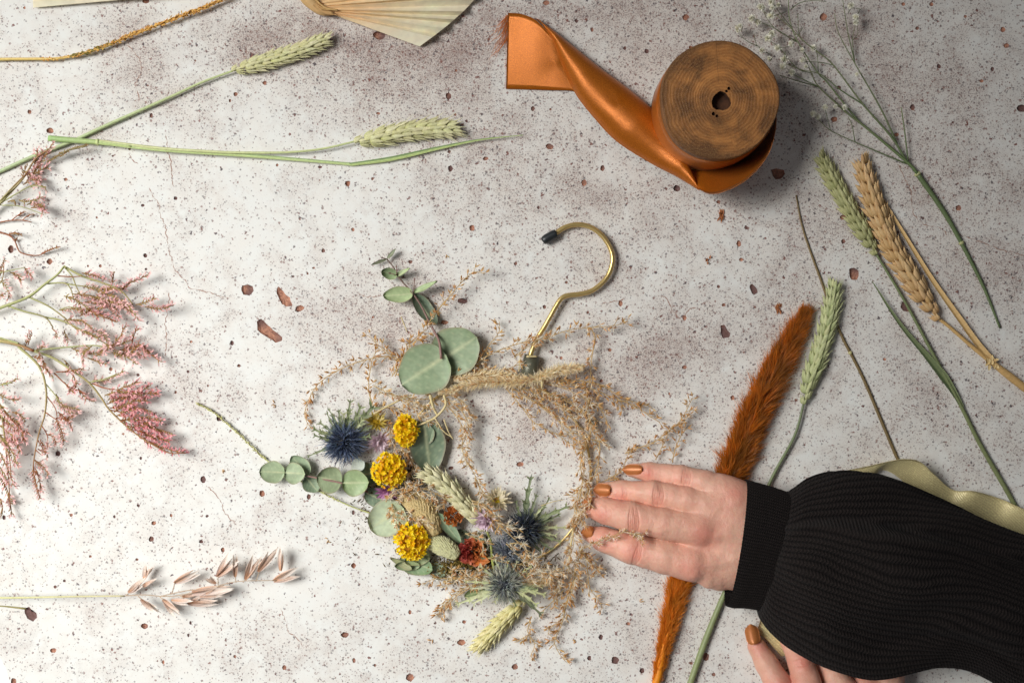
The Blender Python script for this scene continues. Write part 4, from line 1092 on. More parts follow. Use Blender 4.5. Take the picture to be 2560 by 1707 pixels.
def skin():
    m = bpy.data.materials.new('skin'); m.use_nodes = True
    global nd, lk, tc
    nt = m.node_tree; nd = nt.nodes; lk = nt.links; b = nd['Principled BSDF']
    tc = nd.new('ShaderNodeNewGeometry')
    a = nd.new('ShaderNodeAttribute'); a.attribute_name = 'Col'
    n1 = nz(240, 4, .6); n2 = nz(900, 3, .7)
    c = mixc(rng_(n1.outputs['Fac'], .4, .68, 0, .30), a.outputs['Color'], L8(210, 128, 116))
    c = mixc(rng_(n2.outputs['Fac'], .5, .75, 0, .22), c, L8(236, 202, 182))
    lk.new(c, b.inputs['Base Color']); b.inputs['Roughness'].default_value = .46; b.inputs['Specular IOR Level'].default_value = .42
    b.inputs['Subsurface Weight'].default_value = .22; b.inputs['Subsurface Radius'].default_value = (1, .32, .18); b.inputs['Subsurface Scale'].default_value = .0035
    v = nd.new('ShaderNodeTexVoronoi'); v.feature = 'DISTANCE_TO_EDGE'; v.inputs['Scale'].default_value = 820
    mp = nd.new('ShaderNodeMapping'); mp.inputs['Rotation'].default_value = (0, 0, .5); mp.inputs['Scale'].default_value = (1, .55, 1)
    lk.new(tc.outputs['Position'], mp.inputs[0]); lk.new(mp.outputs[0], v.inputs['Vector'])
    h = mth('ADD', mth('MULTIPLY', mth('MINIMUM', v.outputs['Distance'], .2), 2.5), mth('MULTIPLY', n2.outputs['Fac'], .6))
    bp = nd.new('ShaderNodeBump'); bp.inputs['Strength'].default_value = .55; bp.inputs['Distance'].default_value = .00025
    lk.new(h, bp.inputs['Height']); lk.new(bp.outputs[0], b.inputs['Normal'])
    return m
M['skin'] = skin()
M['nail'] = mat('copper_polish', .4, col=L8(182, 112, 62), metal=.25, attr=False, var=.14, vscale=1500)
def H(*p): return tuple(W(*cr(1400, 1100, 3.92, [p[:2]])[0], p[2]))
person = thing('person', (2200, 1500), "person's arm in a black ribbed sweater, one hand steadying the wreath and the other below", 'person')
f1 = [(H(705, 298, 17), 17), (H(880, 315, 28), 25), (H(1185, 360, 48), 28), (H(1420, 425, 60), 32), (H(1640, 500, 66), 36)]
f2 = [(H(408, 495, 20), 21), (H(620, 500, 34), 26.5), (H(920, 520, 62), 30), (H(1220, 585, 72), 34), (H(1500, 660, 74), 38)]
f3 = [(H(310, 655, 30), 25), (H(440, 690, 46), 32), (H(690, 752, 76), 37.5), (H(1010, 815, 82), 38), (H(1360, 860, 80), 44)]
f4 = [(H(290, 915, 22), 20), (H(420, 968, 36), 30), (H(690, 1058, 58), 37), (H(1010, 1130, 68), 42), (H(1280, 1190, 70), 47)]
wr = H(2150, 900, 82)
palm = [(H(1560, 480, 64), H(2150, 700, 66), 36, 46), (H(1450, 650, 72), H(2150, 820, 70), 40, 50), (H(1360, 850, 76), H(2150, 920, 70), 43, 50), (H(1290, 1160, 66), H(2150, 1080, 66), 45, 48), (H(1480, 1290, 54), H(2100, 1230, 58), 40, 42), (H(2150, 900, 70), H(2700, 1000, 74), 58, 60), (H(1700, 620, 62), H(1750, 1150, 58), 46, 50)]
thumb = [(H(2000, 1330, 52), H(1560, 1330, 42), 38, 34), (H(1560, 1330, 42), H(1250, 1200, 26), 32, 25), (H(1250, 1200, 26), H(1000, 1100, 20), 24, 18)]
cl = lambda n_, s_, d_: [(o_, b_, 1.6, d_ * 1.45) for o_, b_ in zip([-13, -8, -3.5, 2, 7, 12][:n_], [5, 4, 3, -3, -4, -5][:n_])]
cre = [(H(1185, 335, 0), (-1, .12), 24, cl(5, 1, 1.3)), (H(920, 500, 0), (-1, .05), 27, cl(6, 1, 1.7)), (H(680, 735, 0), (-1, -.0), 34, cl(6, 1, 2.1)), (H(700, 1060, 0), (-1, .3), 30, cl(4, 1, 1.3)), (H(840, 300, 0), (-1, 0), 20, cl(3, 1, .7)), (H(585, 490, 0), (-1, 0), 20, cl(3, 1, .7)), (H(420, 690, 0), (-1, 0), 24, cl(3, 1, .7))]
red = [(H(1650, 480, 0), 30, .55), (H(1330, 850, 0), 36, .7), (H(1540, 660, 0), 30, .2), (H(1230, 1180, 0), 38, .45), (H(820, 300, 0), 20, .5), (H(560, 560, 0), 22, .4), (H(330, 700, 0), 26, .5), (H(400, 950, 0), 30, .5), (H(700, 1010, 0), 30, .4)]
kn = [(H(1640, 500, 0), 30, 2.5), (H(1500, 640, 0), 34, 2.5), (H(1360, 850, 0), 40, 4.5), (H(1250, 1170, 0), 44, 3), (H(1430, 720, 0), 26, -3), (H(1380, 1010, 0), 26, -3), (H(1560, 560, 0), 18, -2)] + [(H(1400 + k * 50, 850 + k * 8, 0), 12, 1.5) for k in range(1, 9)] + [(H(1300 + k * 60, 1170 - k * 14, 0), 12, 1.3) for k in range(1, 9)] + [(H(1540 + k * 40, 650 + k * 16, 0), 11, 1.3) for k in range(1, 7)]
make_hand('hand', person, [f1, f2, f3, f4], palm, thumb, (W(1440, 1560, 0) * [1, 1, 0] + [0, -5, -6], W(2010, 1130, 0) * [1, 1, 0] + [0, 5, 160]), 2.0, cre, kn, 9, red)
def nail(parent, base, tip, w, tilt=(0, 0, 1), curve=.32):
    b = np.array(base, float); e = np.array(tip, float); d = e - b; L_ = np.linalg.norm(d); d = nrm(d); x = nrm(cross(d, np.array(tilt, float))); y = cross(x, d)
    G = []
    for i in range(13):
        f = i / 12; ww = w * .5 * np.interp(f, [0, .08, .25, .7, .9, 1], [.45, .78, .98, 1, .8, .35]); row = []
        for j in range(11):
            v = -1 + 2 * j / 10
            row.append(b + d * (L_ * (f - .05 * (1 - v * v) * (f < .5) + .04 * (1 - v * v) * (f > .5))) + x * (ww * v) + y * (curve * w * (1 - v * v) * .9 - .10 * L_ * f * f))
        G.append(row)
    return sheet('fingernail', G, M['nail'], parent, 1.6)
hand_o = [o for o in C.objects if o.name == 'hand'][0]
nail(person, H(802, 288, 45), H(622, 288, 27), 25, (.0, .12, 1), .3)
nail(person, H(494, 492, 50), H(338, 482, 30), 31, (-.05, .08, 1), .3)
nail(person, H(312, 628, 58), H(240, 614, 38), 33, (-.3, .05, 1), .3)
nail(person, H(332, 908, 47), H(222, 904, 26), 32, (-.15, .1, 1), .3)
# the lower hand
def K(*p): return tuple(W(*cr(1840, 1500, 3.267, [p[:2]])[0], p[2]))
fa = [(K(140, 290, 14), 13), (K(170, 380, 24), 22), (K(250, 520, 38), 28), (K(350, 690, 56), 33), (K(560, 1000, 70), 38)]
fb = [(K(430, 330, 26), 22), (K(520, 480, 48), 30), (K(570, 660, 66), 35), (K(700, 1000, 76), 38)]
fc = [(K(720, 470, 20), 26), (K(800, 620, 46), 34), (K(880, 760, 60), 40), (K(900, 1000, 76), 42)]
fd = [(K(1020, 560, 20), 28), (K(1060, 700, 40), 38), (K(1080, 1000, 70), 42)]
pl = [(K(640, 1050, 74), K(900, 1500, 80), 44, 60), (K(900, 1020, 78), K(950, 1500, 80), 48, 60), (K(1150, 900, 66), K(1000, 1500, 80), 50, 60), (K(1240, 620, 40), K(1230, 1100, 50), 40, 50)]
make_hand('hand', person, [fa, fb, fc, fd], pl, [], (W(1850, 2010, 0) * [1, 1, 0] + [0, 0, -6], W(2290, 1545, 0) * [1, 1, 0] + [0, 5, 150]), 2.4,
   [(K(340, 660, 0), (-.4, .9), 30, cl(6, 1, 1.6)), (K(500, 420, 0), (-.2, 1), 28, cl(4, 1, 1.4))], [], 12, [(K(340, 650, 0), 40, .7), (K(150, 330, 0), 30, .6), (K(500, 450, 0), 40, .4), (K(1000, 660, 0), 50, .5)])
nail(person, K(150, 356, 46), K(118, 204, 26), 34, (-.2, .1, 1), .32)

# ---- sleeve
def knit():
    m = bpy.data.materials.new('black_knit'); m.use_nodes = True
    global nd, lk, tc
    nt = m.node_tree; nd = nt.nodes; lk = nt.links; b = nd['Principled BSDF']
    tc = nd.new('ShaderNodeNewGeometry'); uv = nd.new('ShaderNodeTexCoord')
    sx = nd.new('ShaderNodeSeparateXYZ'); lk.new(uv.outputs['UV'], sx.inputs[0])
    # uv.x counts stitches along the arm, uv.y counts ribs around it
    fr = mth('FRACT', sx.outputs[1]); ab = mth('ABSOLUTE', mth('SUBTRACT', fr, .5))
    st = mth('SINE', mth('MULTIPLY', mth('ADD', sx.outputs[0], mth('MULTIPLY', ab, 1.2)), 6.2832))
    fz = nz(2600, 3, .8); big = nz(50, 2)
    rib = mth('MULTIPLY', ab, -2.0)
    c = mixc(rng_(fz.outputs['Fac'], .4, .7, 0, .8), L8(23, 20, 19), L8(64, 55, 52))
    c = mixc(rng_(rib, -1, -.35, .8, 0), c, L8(12, 10, 10))
    c = mixc(rng_(st, -1, -.3, .5, 0), c, L8(14, 12, 12))
    lk.new(c, b.inputs['Base Color']); b.inputs['Roughness'].default_value = .95; b.inputs['Specular IOR Level'].default_value = .1
    b.inputs['Sheen Weight'].default_value = .03; b.inputs['Sheen Roughness'].default_value = .5
    bp = nd.new('ShaderNodeBump'); bp.inputs['Strength'].default_value = .8; bp.inputs['Distance'].default_value = .0007
    lk.new(mth('ADD', mth('MULTIPLY', st, .6), mth('MULTIPLY', fz.outputs['Fac'], 1.2)), bp.inputs['Height']); lk.new(bp.outputs[0], b.inputs['Normal'])
    return m
M['knit'] = knit()
def tubecloth(name, secs, parent, nu, nv, ribs, amp, stitch, fold=None, seed=0.0, wob=1.0):
    """secs: (top x, y), (bottom x, y), height of the middle, half thickness"""
    A = smoothn(np.array([W(s[0][0], s[0][1], s[2]) for s in secs]), nu)
    B = smoothn(np.array([W(s[1][0], s[1][1], s[2]) for s in secs]), nu)
    th = np.interp(np.linspace(0, 1, nu), np.linspace(0, 1, len(secs)), [s[3] for s in secs])
    V = np.zeros((nu, nv + 1, 3)); UV = np.zeros((nu, nv + 1, 2)); run = 0
    # equal arc steps around a flat ellipse
    aa = np.linspace(0, 2 * math.pi, 2000)
    for i in range(nu):
        c = (A[i] + B[i]) / 2; hv = (A[i] - B[i]) / 2; hl = np.linalg.norm(hv); hn = hv / hl
        if i: run += np.linalg.norm(c - pc)
        pc = c
        ex, ez = np.cos(aa) * hl, np.sin(aa) * th[i]
        sg = np.r_[0, np.cumsum(np.hypot(np.diff(ex), np.diff(ez)))]; an = np.interp(np.linspace(0, sg[-1], nv + 1), sg, aa)
        for j in range(nv + 1):
            a = an[j]; ca, sa = math.cos(a), math.sin(a)
            rb = j / nv * ribs + wob * noise.noise(Vector((run * .004, j / nv * 5, 5 + seed))) * 1.2 + wob * noise.noise(Vector((run * .02, j / nv * 14, 8))) * .22
            if fold and sa > 0:
                uu = i / (nu - 1); sm = 1 / (1 + math.exp(-(ca - (.42 + .35 * uu)) * 40))
                rb += sm * 9 * uu + 1.6 * math.exp(-((ca + .55) / .22) ** 2) * math.sin(uu * 8) * min(1, uu * 6) + 1.2 * math.exp(-((ca - .05) / .2) ** 2) * math.sin(uu * 11 + 1) * min(1, uu * 6)
            q = abs((rb % 1) - .5) * 2
            r_ = amp * (1 - q ** 1.6) 
            w_ = noise.noise(Vector((run * .0045, j / nv * 11 + seed + run * .002, seed))) 
            p = c + hn * (ca * hl) + UP * (sa * th[i])
            nn = nrm(hn * (ca / hl) + UP * (sa / th[i]))
            off = r_ - amp + w_ * (fold[1] if fold else 0) * min(1, i / 14) * max(0, sa) ** .5
            p = p + nn * off
            if fold and sa > 0: p = p + UP * fold[0](i / (nu - 1), ca)
            p[2] = max(p[2], 2)
            V[i, j] = p; UV[i, j] = (run / stitch, rb)
    F = [(i * (nv + 1) + j, (i + 1) * (nv + 1) + j, (i + 1) * (nv + 1) + j + 1, i * (nv + 1) + j + 1) for i in range(nu - 1) for j in range(nv)]
    o = make_mesh(name, V.reshape(-1, 3), np.array(F), None, M['knit'], parent)
    uvl = o.data.uv_layers.new(name='UVMap'); li = np.empty(len(o.data.loops), np.int32); o.data.loops.foreach_get('vertex_index', li)
    uvl.data.foreach_set('uv', UV.reshape(-1, 2)[li].astype(np.float32).ravel())
    return o
def foldf(u, v):
    # a big overlapping fold runs along the upper side, others cross the lower puff
    z = 0
    e = .42 + .35 * u
    z += 52 * (1 / (1 + math.exp(-(e - v) * 55)) - .5) * math.sin(math.pi * min(1, u * 1.25 + .08))
    z += 13 * math.exp(-((v + .15 - .5 * (u - .25)) / .12) ** 2) * math.exp(-((u - .28) / .2) ** 2)
    z -= 13 * math.exp(-((v + .5 + .3 * (u - .3)) / .1) ** 2) * math.exp(-((u - .35) / .25) ** 2)
    z += 9 * math.sin(u * 21 + v * 4) * math.exp(-(u / .35) ** 2) * (1 - v * v)
    z += 12 * math.exp(-((v - .1 - .25 * math.sin(u * 5)) / .10) ** 2) * math.exp(-((u - .16) / .12) ** 2)
    z -= 12 * math.exp(-((v + .35 - .8 * u) / .07) ** 2) * math.exp(-((u - .2) / .16) ** 2)
    z -= 14 * math.exp(-((v + .62 + .1 * math.sin(u * 9)) / .08) ** 2) * math.exp(-((u - .5) / .3) ** 2)
    return z
slv = tubecloth('sweater_sleeve', [((1972, 1228), (1892, 1526), 82, 66), ((1992, 1214), (1900, 1548), 92, 80), ((2030, 1192), (1924, 1578), 104, 96), ((2100, 1177), (1972, 1617), 118, 106), ((2200, 1188), (2060, 1662), 124, 110), ((2300, 1221), (2160, 1684), 126, 108), ((2400, 1266), (2270, 1668), 124, 104), ((2480, 1306), (2350, 1660), 122, 104), ((2560, 1336), (2430, 1676), 122, 106), ((2680, 1370), (2540, 1740), 124, 110), ((2860, 1430), (2720, 1850), 130, 118)],
   person, 420, 660, 62, 2.8, 8.0, (foldf, 30.0), 2.0)
cuff = tubecloth('cuff', [((1864, 1198), (1814, 1514), 78, 76), ((1888, 1204), (1832, 1519), 80, 75), ((1930, 1216), (1862, 1520), 80, 72), ((1990, 1236), (1905, 1526), 82, 68)], person, 110, 880, 96, 2.2, 5.0, None, 5.0, .25)

random.seed(99); mb = MB(); vv = slv.data.vertices; nvv = len(vv)
o_ = ORI[slv.name]
for k in range(5200):
    v = vv[random.randrange(nvv)]; p = np.array(v.co) / S + o_
    if p[2] < 60 and random.random() < .8: continue
    n_ = np.array(v.normal)
    if n_[2] < -.3: continue
    mb.hair(p, n_ * .6 + rv(.8), random.uniform(4, 11), .55, L8(70, 62, 60) * random.uniform(.5, 1.6), .6)
mb.build('lint', M['hair'], slv)
# ================================================================ the wreath on its brass hanger
wt = thing('flower_wreath', (1250, 1190), 'dried flower and grass wreath on a brass hanger hook, in the centre of the table', 'wreath')
M['brass'] = mat('brass', .3, col=L8(214, 186, 122), metal=.72, attr=False, var=.08, vscale=200, bump=(1500, .08, .0002))
M['rubber'] = mat('black_rubber', .4, col=L8(36, 40, 42), attr=False)
hk = MB()
pts = cr(1300, 520, 3.5625, [(315, 228), (390, 178), (470, 152), (545, 150), (620, 168), (700, 218), (765, 290), (810, 375), (825, 455), (808, 545), (768, 625), (700, 695), (620, 745), (520, 768), (430, 778), (375, 800), (335, 850), (270, 965), (210, 1070), (150, 1165), (110, 1260), (85, 1330)])
hook_path = smooth(path(pts, [14, 20]), 3)
hk.tube(hook_path, [6.1, 6.1], L8(190, 160, 90), 16)
hook = hk.build('hanger_hook', M['brass'], wt)
mb = MB(); q = smooth(path(cr(1300, 520, 3.5625, [(326, 226), (290, 243), (240, 272), (203, 298)]), 16), 2)
mb.tube(q, [10.5, 11.5, 11.6, 11.6, 11.6, 11.5, 11, 8.5], L8(40, 40, 40), 14); mb.build('rubber_cap', M['rubber'], hook)
mb = MB(); mb.tube(path([(1322, 952), (1324, 920), (1330, 888)], 16), [21, 21, 19], L8(92, 90, 74), 18)
mb.build('hook_socket', mat('socket_metal', .45, col=L8(98, 98, 82), metal=.3, attr=False, var=.15), wt)
mb = MB(); cc = W(1238, 1180, 0); ring = []
for k in range(97):
    a = 2 * math.pi * k / 96; ring.append(cc + np.array([math.cos(a) * 238, math.sin(a) * 238, 9]))
mb.tube(ring, [3, 3], L8(190, 160, 90), 10); mb.build('wire_hoop', M['brass'], wt)

# ---- eucalyptus
EU1 = L8(134, 158, 128); EU2 = L8(172, 190, 158); EUD = L8(88, 108, 84)
def eleaf(parent, a, b, w, c, z0=20, z1=26, cup=.12, tilt=0.0, blunt=.55, twist=0.0, name='leaf', seed=0):
    """a round leaf from its foot a to its tip b (picture points), w wide"""
    A = W(a[0], a[1], z0); B = W(b[0], b[1], z1); d = B - A; L_ = np.linalg.norm(d); d = nrm(d)
    x = nrm(cross(d, UP)); x = nrm(x + UP * tilt); y = cross(x, d); y = y if y[2] > 0 else -y
    G, K = [], []; nu, nv = 22, 15; rnd = random.Random(seed + int(a[0] * 7 + b[1]))
    ph = rnd.uniform(0, 6)
    for i in range(nu):
        t = i / (nu - 1)
        tt = t ** .85
        ww = w * .5 * max(.02, math.sin(math.pi * min(1, tt)) ** blunt)
        row, kk = [], []
        for j in range(nv):
            v = -1 + 2 * j / (nv - 1)
            edge = 1 + .025 * math.sin(t * 11 + ph + v * 2)
            h = cup * w * (v * v * .8 - .35) + .05 * w * math.sin(t * 5 + ph) * v + twist * w * v * (t - .3) + cup * w * .8 * (t - .5) ** 2
            vein = math.exp(-(v / .045) ** 2) * (1 - t * .6)
            side = 0
            for q in range(5):
                u0 = .12 + q * .17
                side = max(side, math.exp(-((t - u0 - .22 * abs(v)) / .012) ** 2) * .25)
            p = A + d * (L_ * t) + x * (ww * v * edge) + y * (h + vein * .8)
            p[2] = max(p[2], 1.2)
            nn_ = .5 + .5 * noise.noise(Vector((p[0] * .03, p[1] * .03, 4 + seed)))
            k = mix(c, mix(c, L8(206, 216, 188), .5), nn_ * .55)
            k = mix(k, L8(212, 214, 170), min(1, vein * .8 + side))
            rim = max(0, abs(v) - .9) * 6 + max(0, t - .96) * 8
            k = mix(k, L8(170, 130, 108), min(.5, rim * .6))
            row.append(p); kk.append(k)
        G.append(row); K.append(kk)
    G = np.array(G)
    mb = MB(); mb.grid(G, np.array(K))
    mb.grid(G[:, ::-1] - UP * .9, np.array(K)[:, ::-1] * .95)
    return mb.build(name, M['leaf'], parent)
STC = L8(146, 112, 104)
sp_ = sub('eucalyptus_sprig', wt, 'upright eucalyptus sprig with two big round leaves under small thin ones')
stem(sp_, path([(1103, 897, 58), (1101, 875, 56), (1097, 850, 46), (1078, 815, 30), (1056, 770, 26), (1034, 736, 26), (998, 695, 22), (985, 670, 18), (968, 648, 14)]), [3.4, 3, 2.6, 2.2, 1.5], STC, L8(98, 78, 66))
eleaf(sp_, (1116, 888), (1004, 962), 126, L8(138, 158, 120), 52, 52, .07, 0, .48)
eleaf(sp_, (1090, 908), (1192, 842), 122, L8(130, 150, 112), 32, 38, .07, 0, .48)
eleaf(sp_, (1034, 736), (1090, 812), 42, L8(84, 106, 84), 22, 10, .25, .25, .5)
eleaf(sp_, (1032, 734), (957, 740), 40, L8(168, 188, 132), 26, 36, .22, -.1, .5)
eleaf(sp_, (1034, 733), (1094, 704), 20, L8(160, 182, 128), 26, 44, .3, 1.0, .6)
eleaf(sp_, (992, 688), (952, 678), 30, L8(138, 160, 112), 20, 34, .3, .2, .5)
eleaf(sp_, (988, 692), (1026, 671), 15, L8(176, 194, 140), 20, 34, .3, .8, .6)
eleaf(sp_, (968, 647), (927, 662), 9, L8(84, 86, 64), 14, 16, .2, .6, .7)
eleaf(sp_, (968, 647), (990, 622), 11, L8(90, 98, 70), 14, 22, .2, .6, .7)
mb = MB()
for a, b in (((1034, 734), (1036, 702)), ((992, 688), (978, 684)), ((992, 688), (991, 670)), ((968, 648), (958, 645))):
    mb.tube(path([a, b], (26, 40)), [1.2, 1.2], STC, 5); mb.grain(W(b[0], b[1], 38), W(b[0], b[1], 40) - W(a[0], a[1], 30), 9, 4, STC)
mb.build('bud', M['plant'], sp_)
eleaf(wt, (1060, 1052), (1076, 1176), 92, L8(100, 120, 94), 40, 26, .16, .25, .42, name='eucalyptus_leaf')
eleaf(wt, (1075, 1060), (1036, 1110), 60, L8(120, 138, 108), 30, 24, .16, 0, .45, name='eucalyptus_leaf')
sl = sub('eucalyptus_sprig', wt, 'eucalyptus sprig of small round leaves reaching out to one side')
stem(sl, path([(714, 1181, 26), (770, 1190, 28), (815, 1199, 30), (856, 1208, 32), (920, 1230, 30)]), [1.6, 2, 2.4, 2.6], STC)
eleaf(sl, (712, 1181), (648, 1178), 56, L8(158, 176, 136), 22, 30, .1)
eleaf(sl, (772, 1186), (728, 1140), 44, L8(150, 172, 136), 20, 30, .15)
eleaf(sl, (712, 1181), (763, 1184), 54, L8(162, 180, 140), 34, 38, .1)
eleaf(sl, (764, 1192), (794, 1228), 44, L8(112, 134, 104), 18, 12, .15)
eleaf(sl, (854, 1207), (792, 1190), 68, L8(136, 152, 110), 28, 36, .12)
eleaf(sl, (856, 1207), (922, 1206), 68, L8(148, 170, 118), 40, 44, .12)
eleaf(sl, (880, 1190), (948, 1180), 62, L8(90, 112, 88), 14, 14, .1)
eleaf(sl, (912, 1230), (974, 1258), 50, L8(92, 118, 92), 14, 10, .1)
mb = MB(); mb.petal(W(905, 1150, 30), np.array([-1, -1.2, .2]), UP, 40, 34, L8(206, 216, 200), L8(230, 234, 222), .2, 6); mb.build('dried_petal', M['petal'], wt)
eleaf(wt, (1010, 1270), (925, 1318), 88, L8(176, 202, 170), 22, 34, .14, .1, .42, name='eucalyptus_leaf', label=None) if False else eleaf(wt, (1008, 1268), (925, 1322), 90, L8(198, 212, 178), 22, 34, .14, .1, .42, name='eucalyptus_leaf')
eleaf(wt, (1000, 1395), (1082, 1424), 56, L8(112, 142, 92), 12, 22, .16, 0, .5, name='eucalyptus_leaf')
eleaf(wt, (1075, 1385), (1012, 1402), 40, L8(150, 166, 110), 24, 30, .22, .2, .5, name='eucalyptus_leaf')
eleaf(wt, (1050, 1410), (986, 1412), 30, L8(140, 160, 112), 20, 28, .3, .5, .5, name='eucalyptus_leaf')
eleaf(wt, (1030, 1420), (976, 1392), 22, L8(150, 150, 104), 26, 30, .3, .6, .6, name='eucalyptus_leaf')
eleaf(wt, (1092, 1282), (1152, 1356), 28, L8(120, 146, 110), 40, 30, .25, .3, .6, name='eucalyptus_leaf')
eleaf(wt, (1214, 1474), (1160, 1490), 28, L8(110, 128, 72), 10, 14, .2, 0, .5, name='eucalyptus_leaf')
eleaf(wt, (1110, 1440), (1074, 1410), 40, L8(150, 168, 140), 8, 10, .2, 0, .5, name='eucalyptus_leaf')
eleaf(wt, (1040, 1350), (1100, 1310), 60, L8(74, 92, 66), 12, 12, .1, 0, .5, name='eucalyptus_leaf')
eleaf(wt, (1130, 1360), (1170, 1330), 50, L8(70, 88, 64), 12, 12, .1, 0, .5, name='eucalyptus_leaf')
eleaf(wt, (1180, 1330), (1215, 1390), 44, L8(84, 104, 78), 16, 16, .1, 0, .5, name='eucalyptus_leaf')

# ---- sea holly thistles
def thistle(c, r, z, spikes, bracts, label, cols, nspk=520, up=.5, seed=1, cone=None, size=1.0):
    random.seed(seed)
    t = sub('sea_holly', wt, label); p = W(c[0], c[1], z)
    mb = MB()
    G = []
    for i in range(9):
        a = math.pi * .5 * i / 8 
        G.append([p + np.array([math.cos(b) * math.cos(a) * r * .42, math.sin(b) * math.cos(a) * r * .42, math.sin(a) * r * .45]) for b in np.linspace(0, 2 * math.pi, 19)])
    mb.grid(G, cols[0] * .7)
    for k in range(140):
        d = rv(); d[2] = abs(d[2]) + .2; d = nrm(d)
        mb.grain(p + d * r * .36, d + rv(.2), r * .22, 4, vary(mix(cols[0], cols[1], random.random()), .2), vary(cols[2], .2), .8, 5)
    mb.build('cone', M['plant'], t)
    mb = MB()
    for k in range(nspk):
        a = random.uniform(0, 2 * math.pi); e = math.tan(random.uniform(-.1, 1.35)) * up
        if cone is not None:
            a = cone[0] + random.gauss(0, cone[1])
        d = nrm(np.array([math.cos(a), math.sin(a), e]))
        q = p + d * r * random.uniform(.2, .42) + UP * r * random.uniform(-.12, .12) + rv(r * .05)
        L_ = r * random.uniform(.3, .72) * (1 - .35 * max(0, d[2]))
        d = nrm(d + rv(.22))
        cc = cols[min(3, int(random.random() ** 1.2 * 4))]
        if q[2] + d[2] * L_ < 2: d[2] = (2 - q[2]) / L_
        mb.hair(q, d, L_, 2.1, vary(cc, .25), .4, vary(mix(cc, cols[3], random.random() ** .7), .25))
    mb.build('spines', M['hair'], t)
    for (ang, L_, w, cb) in bracts:
        mb = MB(); a = math.radians(ang); d0 = np.array([math.cos(a), math.sin(a), random.uniform(.1, .5)])
        s = p + d0 * r * .25 - UP * 4; n = 9; Gs, Ks = [], []
        dd = nrm(d0); side = nrm(cross(dd, UP)); bend = random.uniform(-.5, .5)
        for i in range(n):
            f = i / (n - 1); q = s + dd * L_ * f + side * (bend * L_ * .35 * f * f) - UP * (L_ * .25 * f * f)
            q[2] = max(q[2], 2)
            ww = w * .5 * (1 - f) ** .6 * (1.5 if i % 2 else .75)
            Gs.append([q - side * ww + UP * 1.5, q, q + side * ww + UP * 1.5]); k = vary(mix(cb, L8(214, 216, 170), random.random() * .15), .1); Ks.append([k, mix(k, L8(220, 220, 180), .25), k])
            if i % 2 and i < n - 1:
                for sg in (-1, 1):
                    mb.petal(q, dd * .8 + side * sg * .8 + UP * .2, UP, w * random.uniform(.8, 1.4), w * .35, k, mix(k, L8(220, 218, 170), .3), .2, 2)
        mb.grid(Gs, np.array(Ks)); mb.build('bract', M['petal'], t)
    return t
GB1, GB2, GB3 = L8(84, 100, 62), L8(110, 126, 80), L8(196, 200, 150)
nv = [L8(10, 12, 18), L8(24, 31, 48), L8(58, 74, 112), L8(140, 156, 184)]
thistle((862, 1104), 72, 30, 0, [(100, 72, 11, GB1), (82, 92, 13, GB1), (62, 84, 15, GB2), (52, 104, 22, GB1), (120, 62, 10, GB2), (140, 66, 11, GB1), (158, 74, 12, GB2), (172, 66, 10, GB1), (200, 90, 8, GB1), (35, 70, 12, GB2), (75, 60, 12, GB2), (110, 80, 8, GB1), (10, 54, 10, GB2), (92, 56, 12, GB3), (45, 60, 10, GB3), (150, 50, 10, GB3), (128, 74, 8, GB1)],
  'blue sea holly head at the outer side of the wreath, above the small round eucalyptus leaves', nv, 1100, .8, 41)
dk = [L8(14, 16, 28), L8(26, 32, 54), L8(50, 60, 90), L8(120, 128, 130)]
thistle((1312, 1322), 68, 28, 0, [(88, 122, 16, L8(76, 96, 60)), (70, 80, 10, GB1), (35, 118, 14, GB2), (20, 84, 10, GB1), (5, 92, 9, GB3), (-20, 84, 10, GB2), (-40, 74, 10, GB1), (55, 70, 8, GB3), (110, 66, 9, GB1), (-60, 60, 9, GB1), (45, 88, 9, GB1), (-10, 70, 8, GB3)],
  'dark navy sea holly head inside the lower curve of the wreath, behind the furry grass stars', dk, 1000, .9, 42)
gy = [L8(52, 60, 74), L8(90, 100, 116), L8(140, 150, 164), L8(206, 210, 214)]
thistle((1268, 1378), 56, 22, 0, [(200, 60, 8, GB1), (-20, 60, 8, GB1)], 'small grey blue sea holly head half buried under the pale grass', gy, 900, .6, 43)
thistle((1262, 1458), 62, 50, 0, [(205, 124, 13, L8(204, 208, 160)), (-14, 100, 13, L8(176, 182, 128)), (215, 84, 12, L8(210, 212, 170)), (-8, 84, 10, L8(206, 208, 160)), (-24, 90, 11, L8(190, 194, 140)), (188, 80, 10, L8(216, 218, 184)), (-36, 112, 14, L8(70, 84, 52)), (240, 40, 8, GB3), (150, 66, 8, L8(200, 204, 160)), (60, 50, 7, L8(206, 210, 172)), (110, 54, 7, L8(206, 210, 172)), (-5, 78, 9, GB2), (20, 66, 7, GB3), (175, 90, 8, GB3), (85, 46, 6, GB3), (-60, 50, 8, GB2), (35, 70, 7, GB3)],
  'grey sea holly head with long pale bracts at the lower end of the wreath', [L8(44, 50, 60), L8(110, 118, 130), L8(170, 176, 170), L8(222, 224, 206)], 1000, .55, 44)

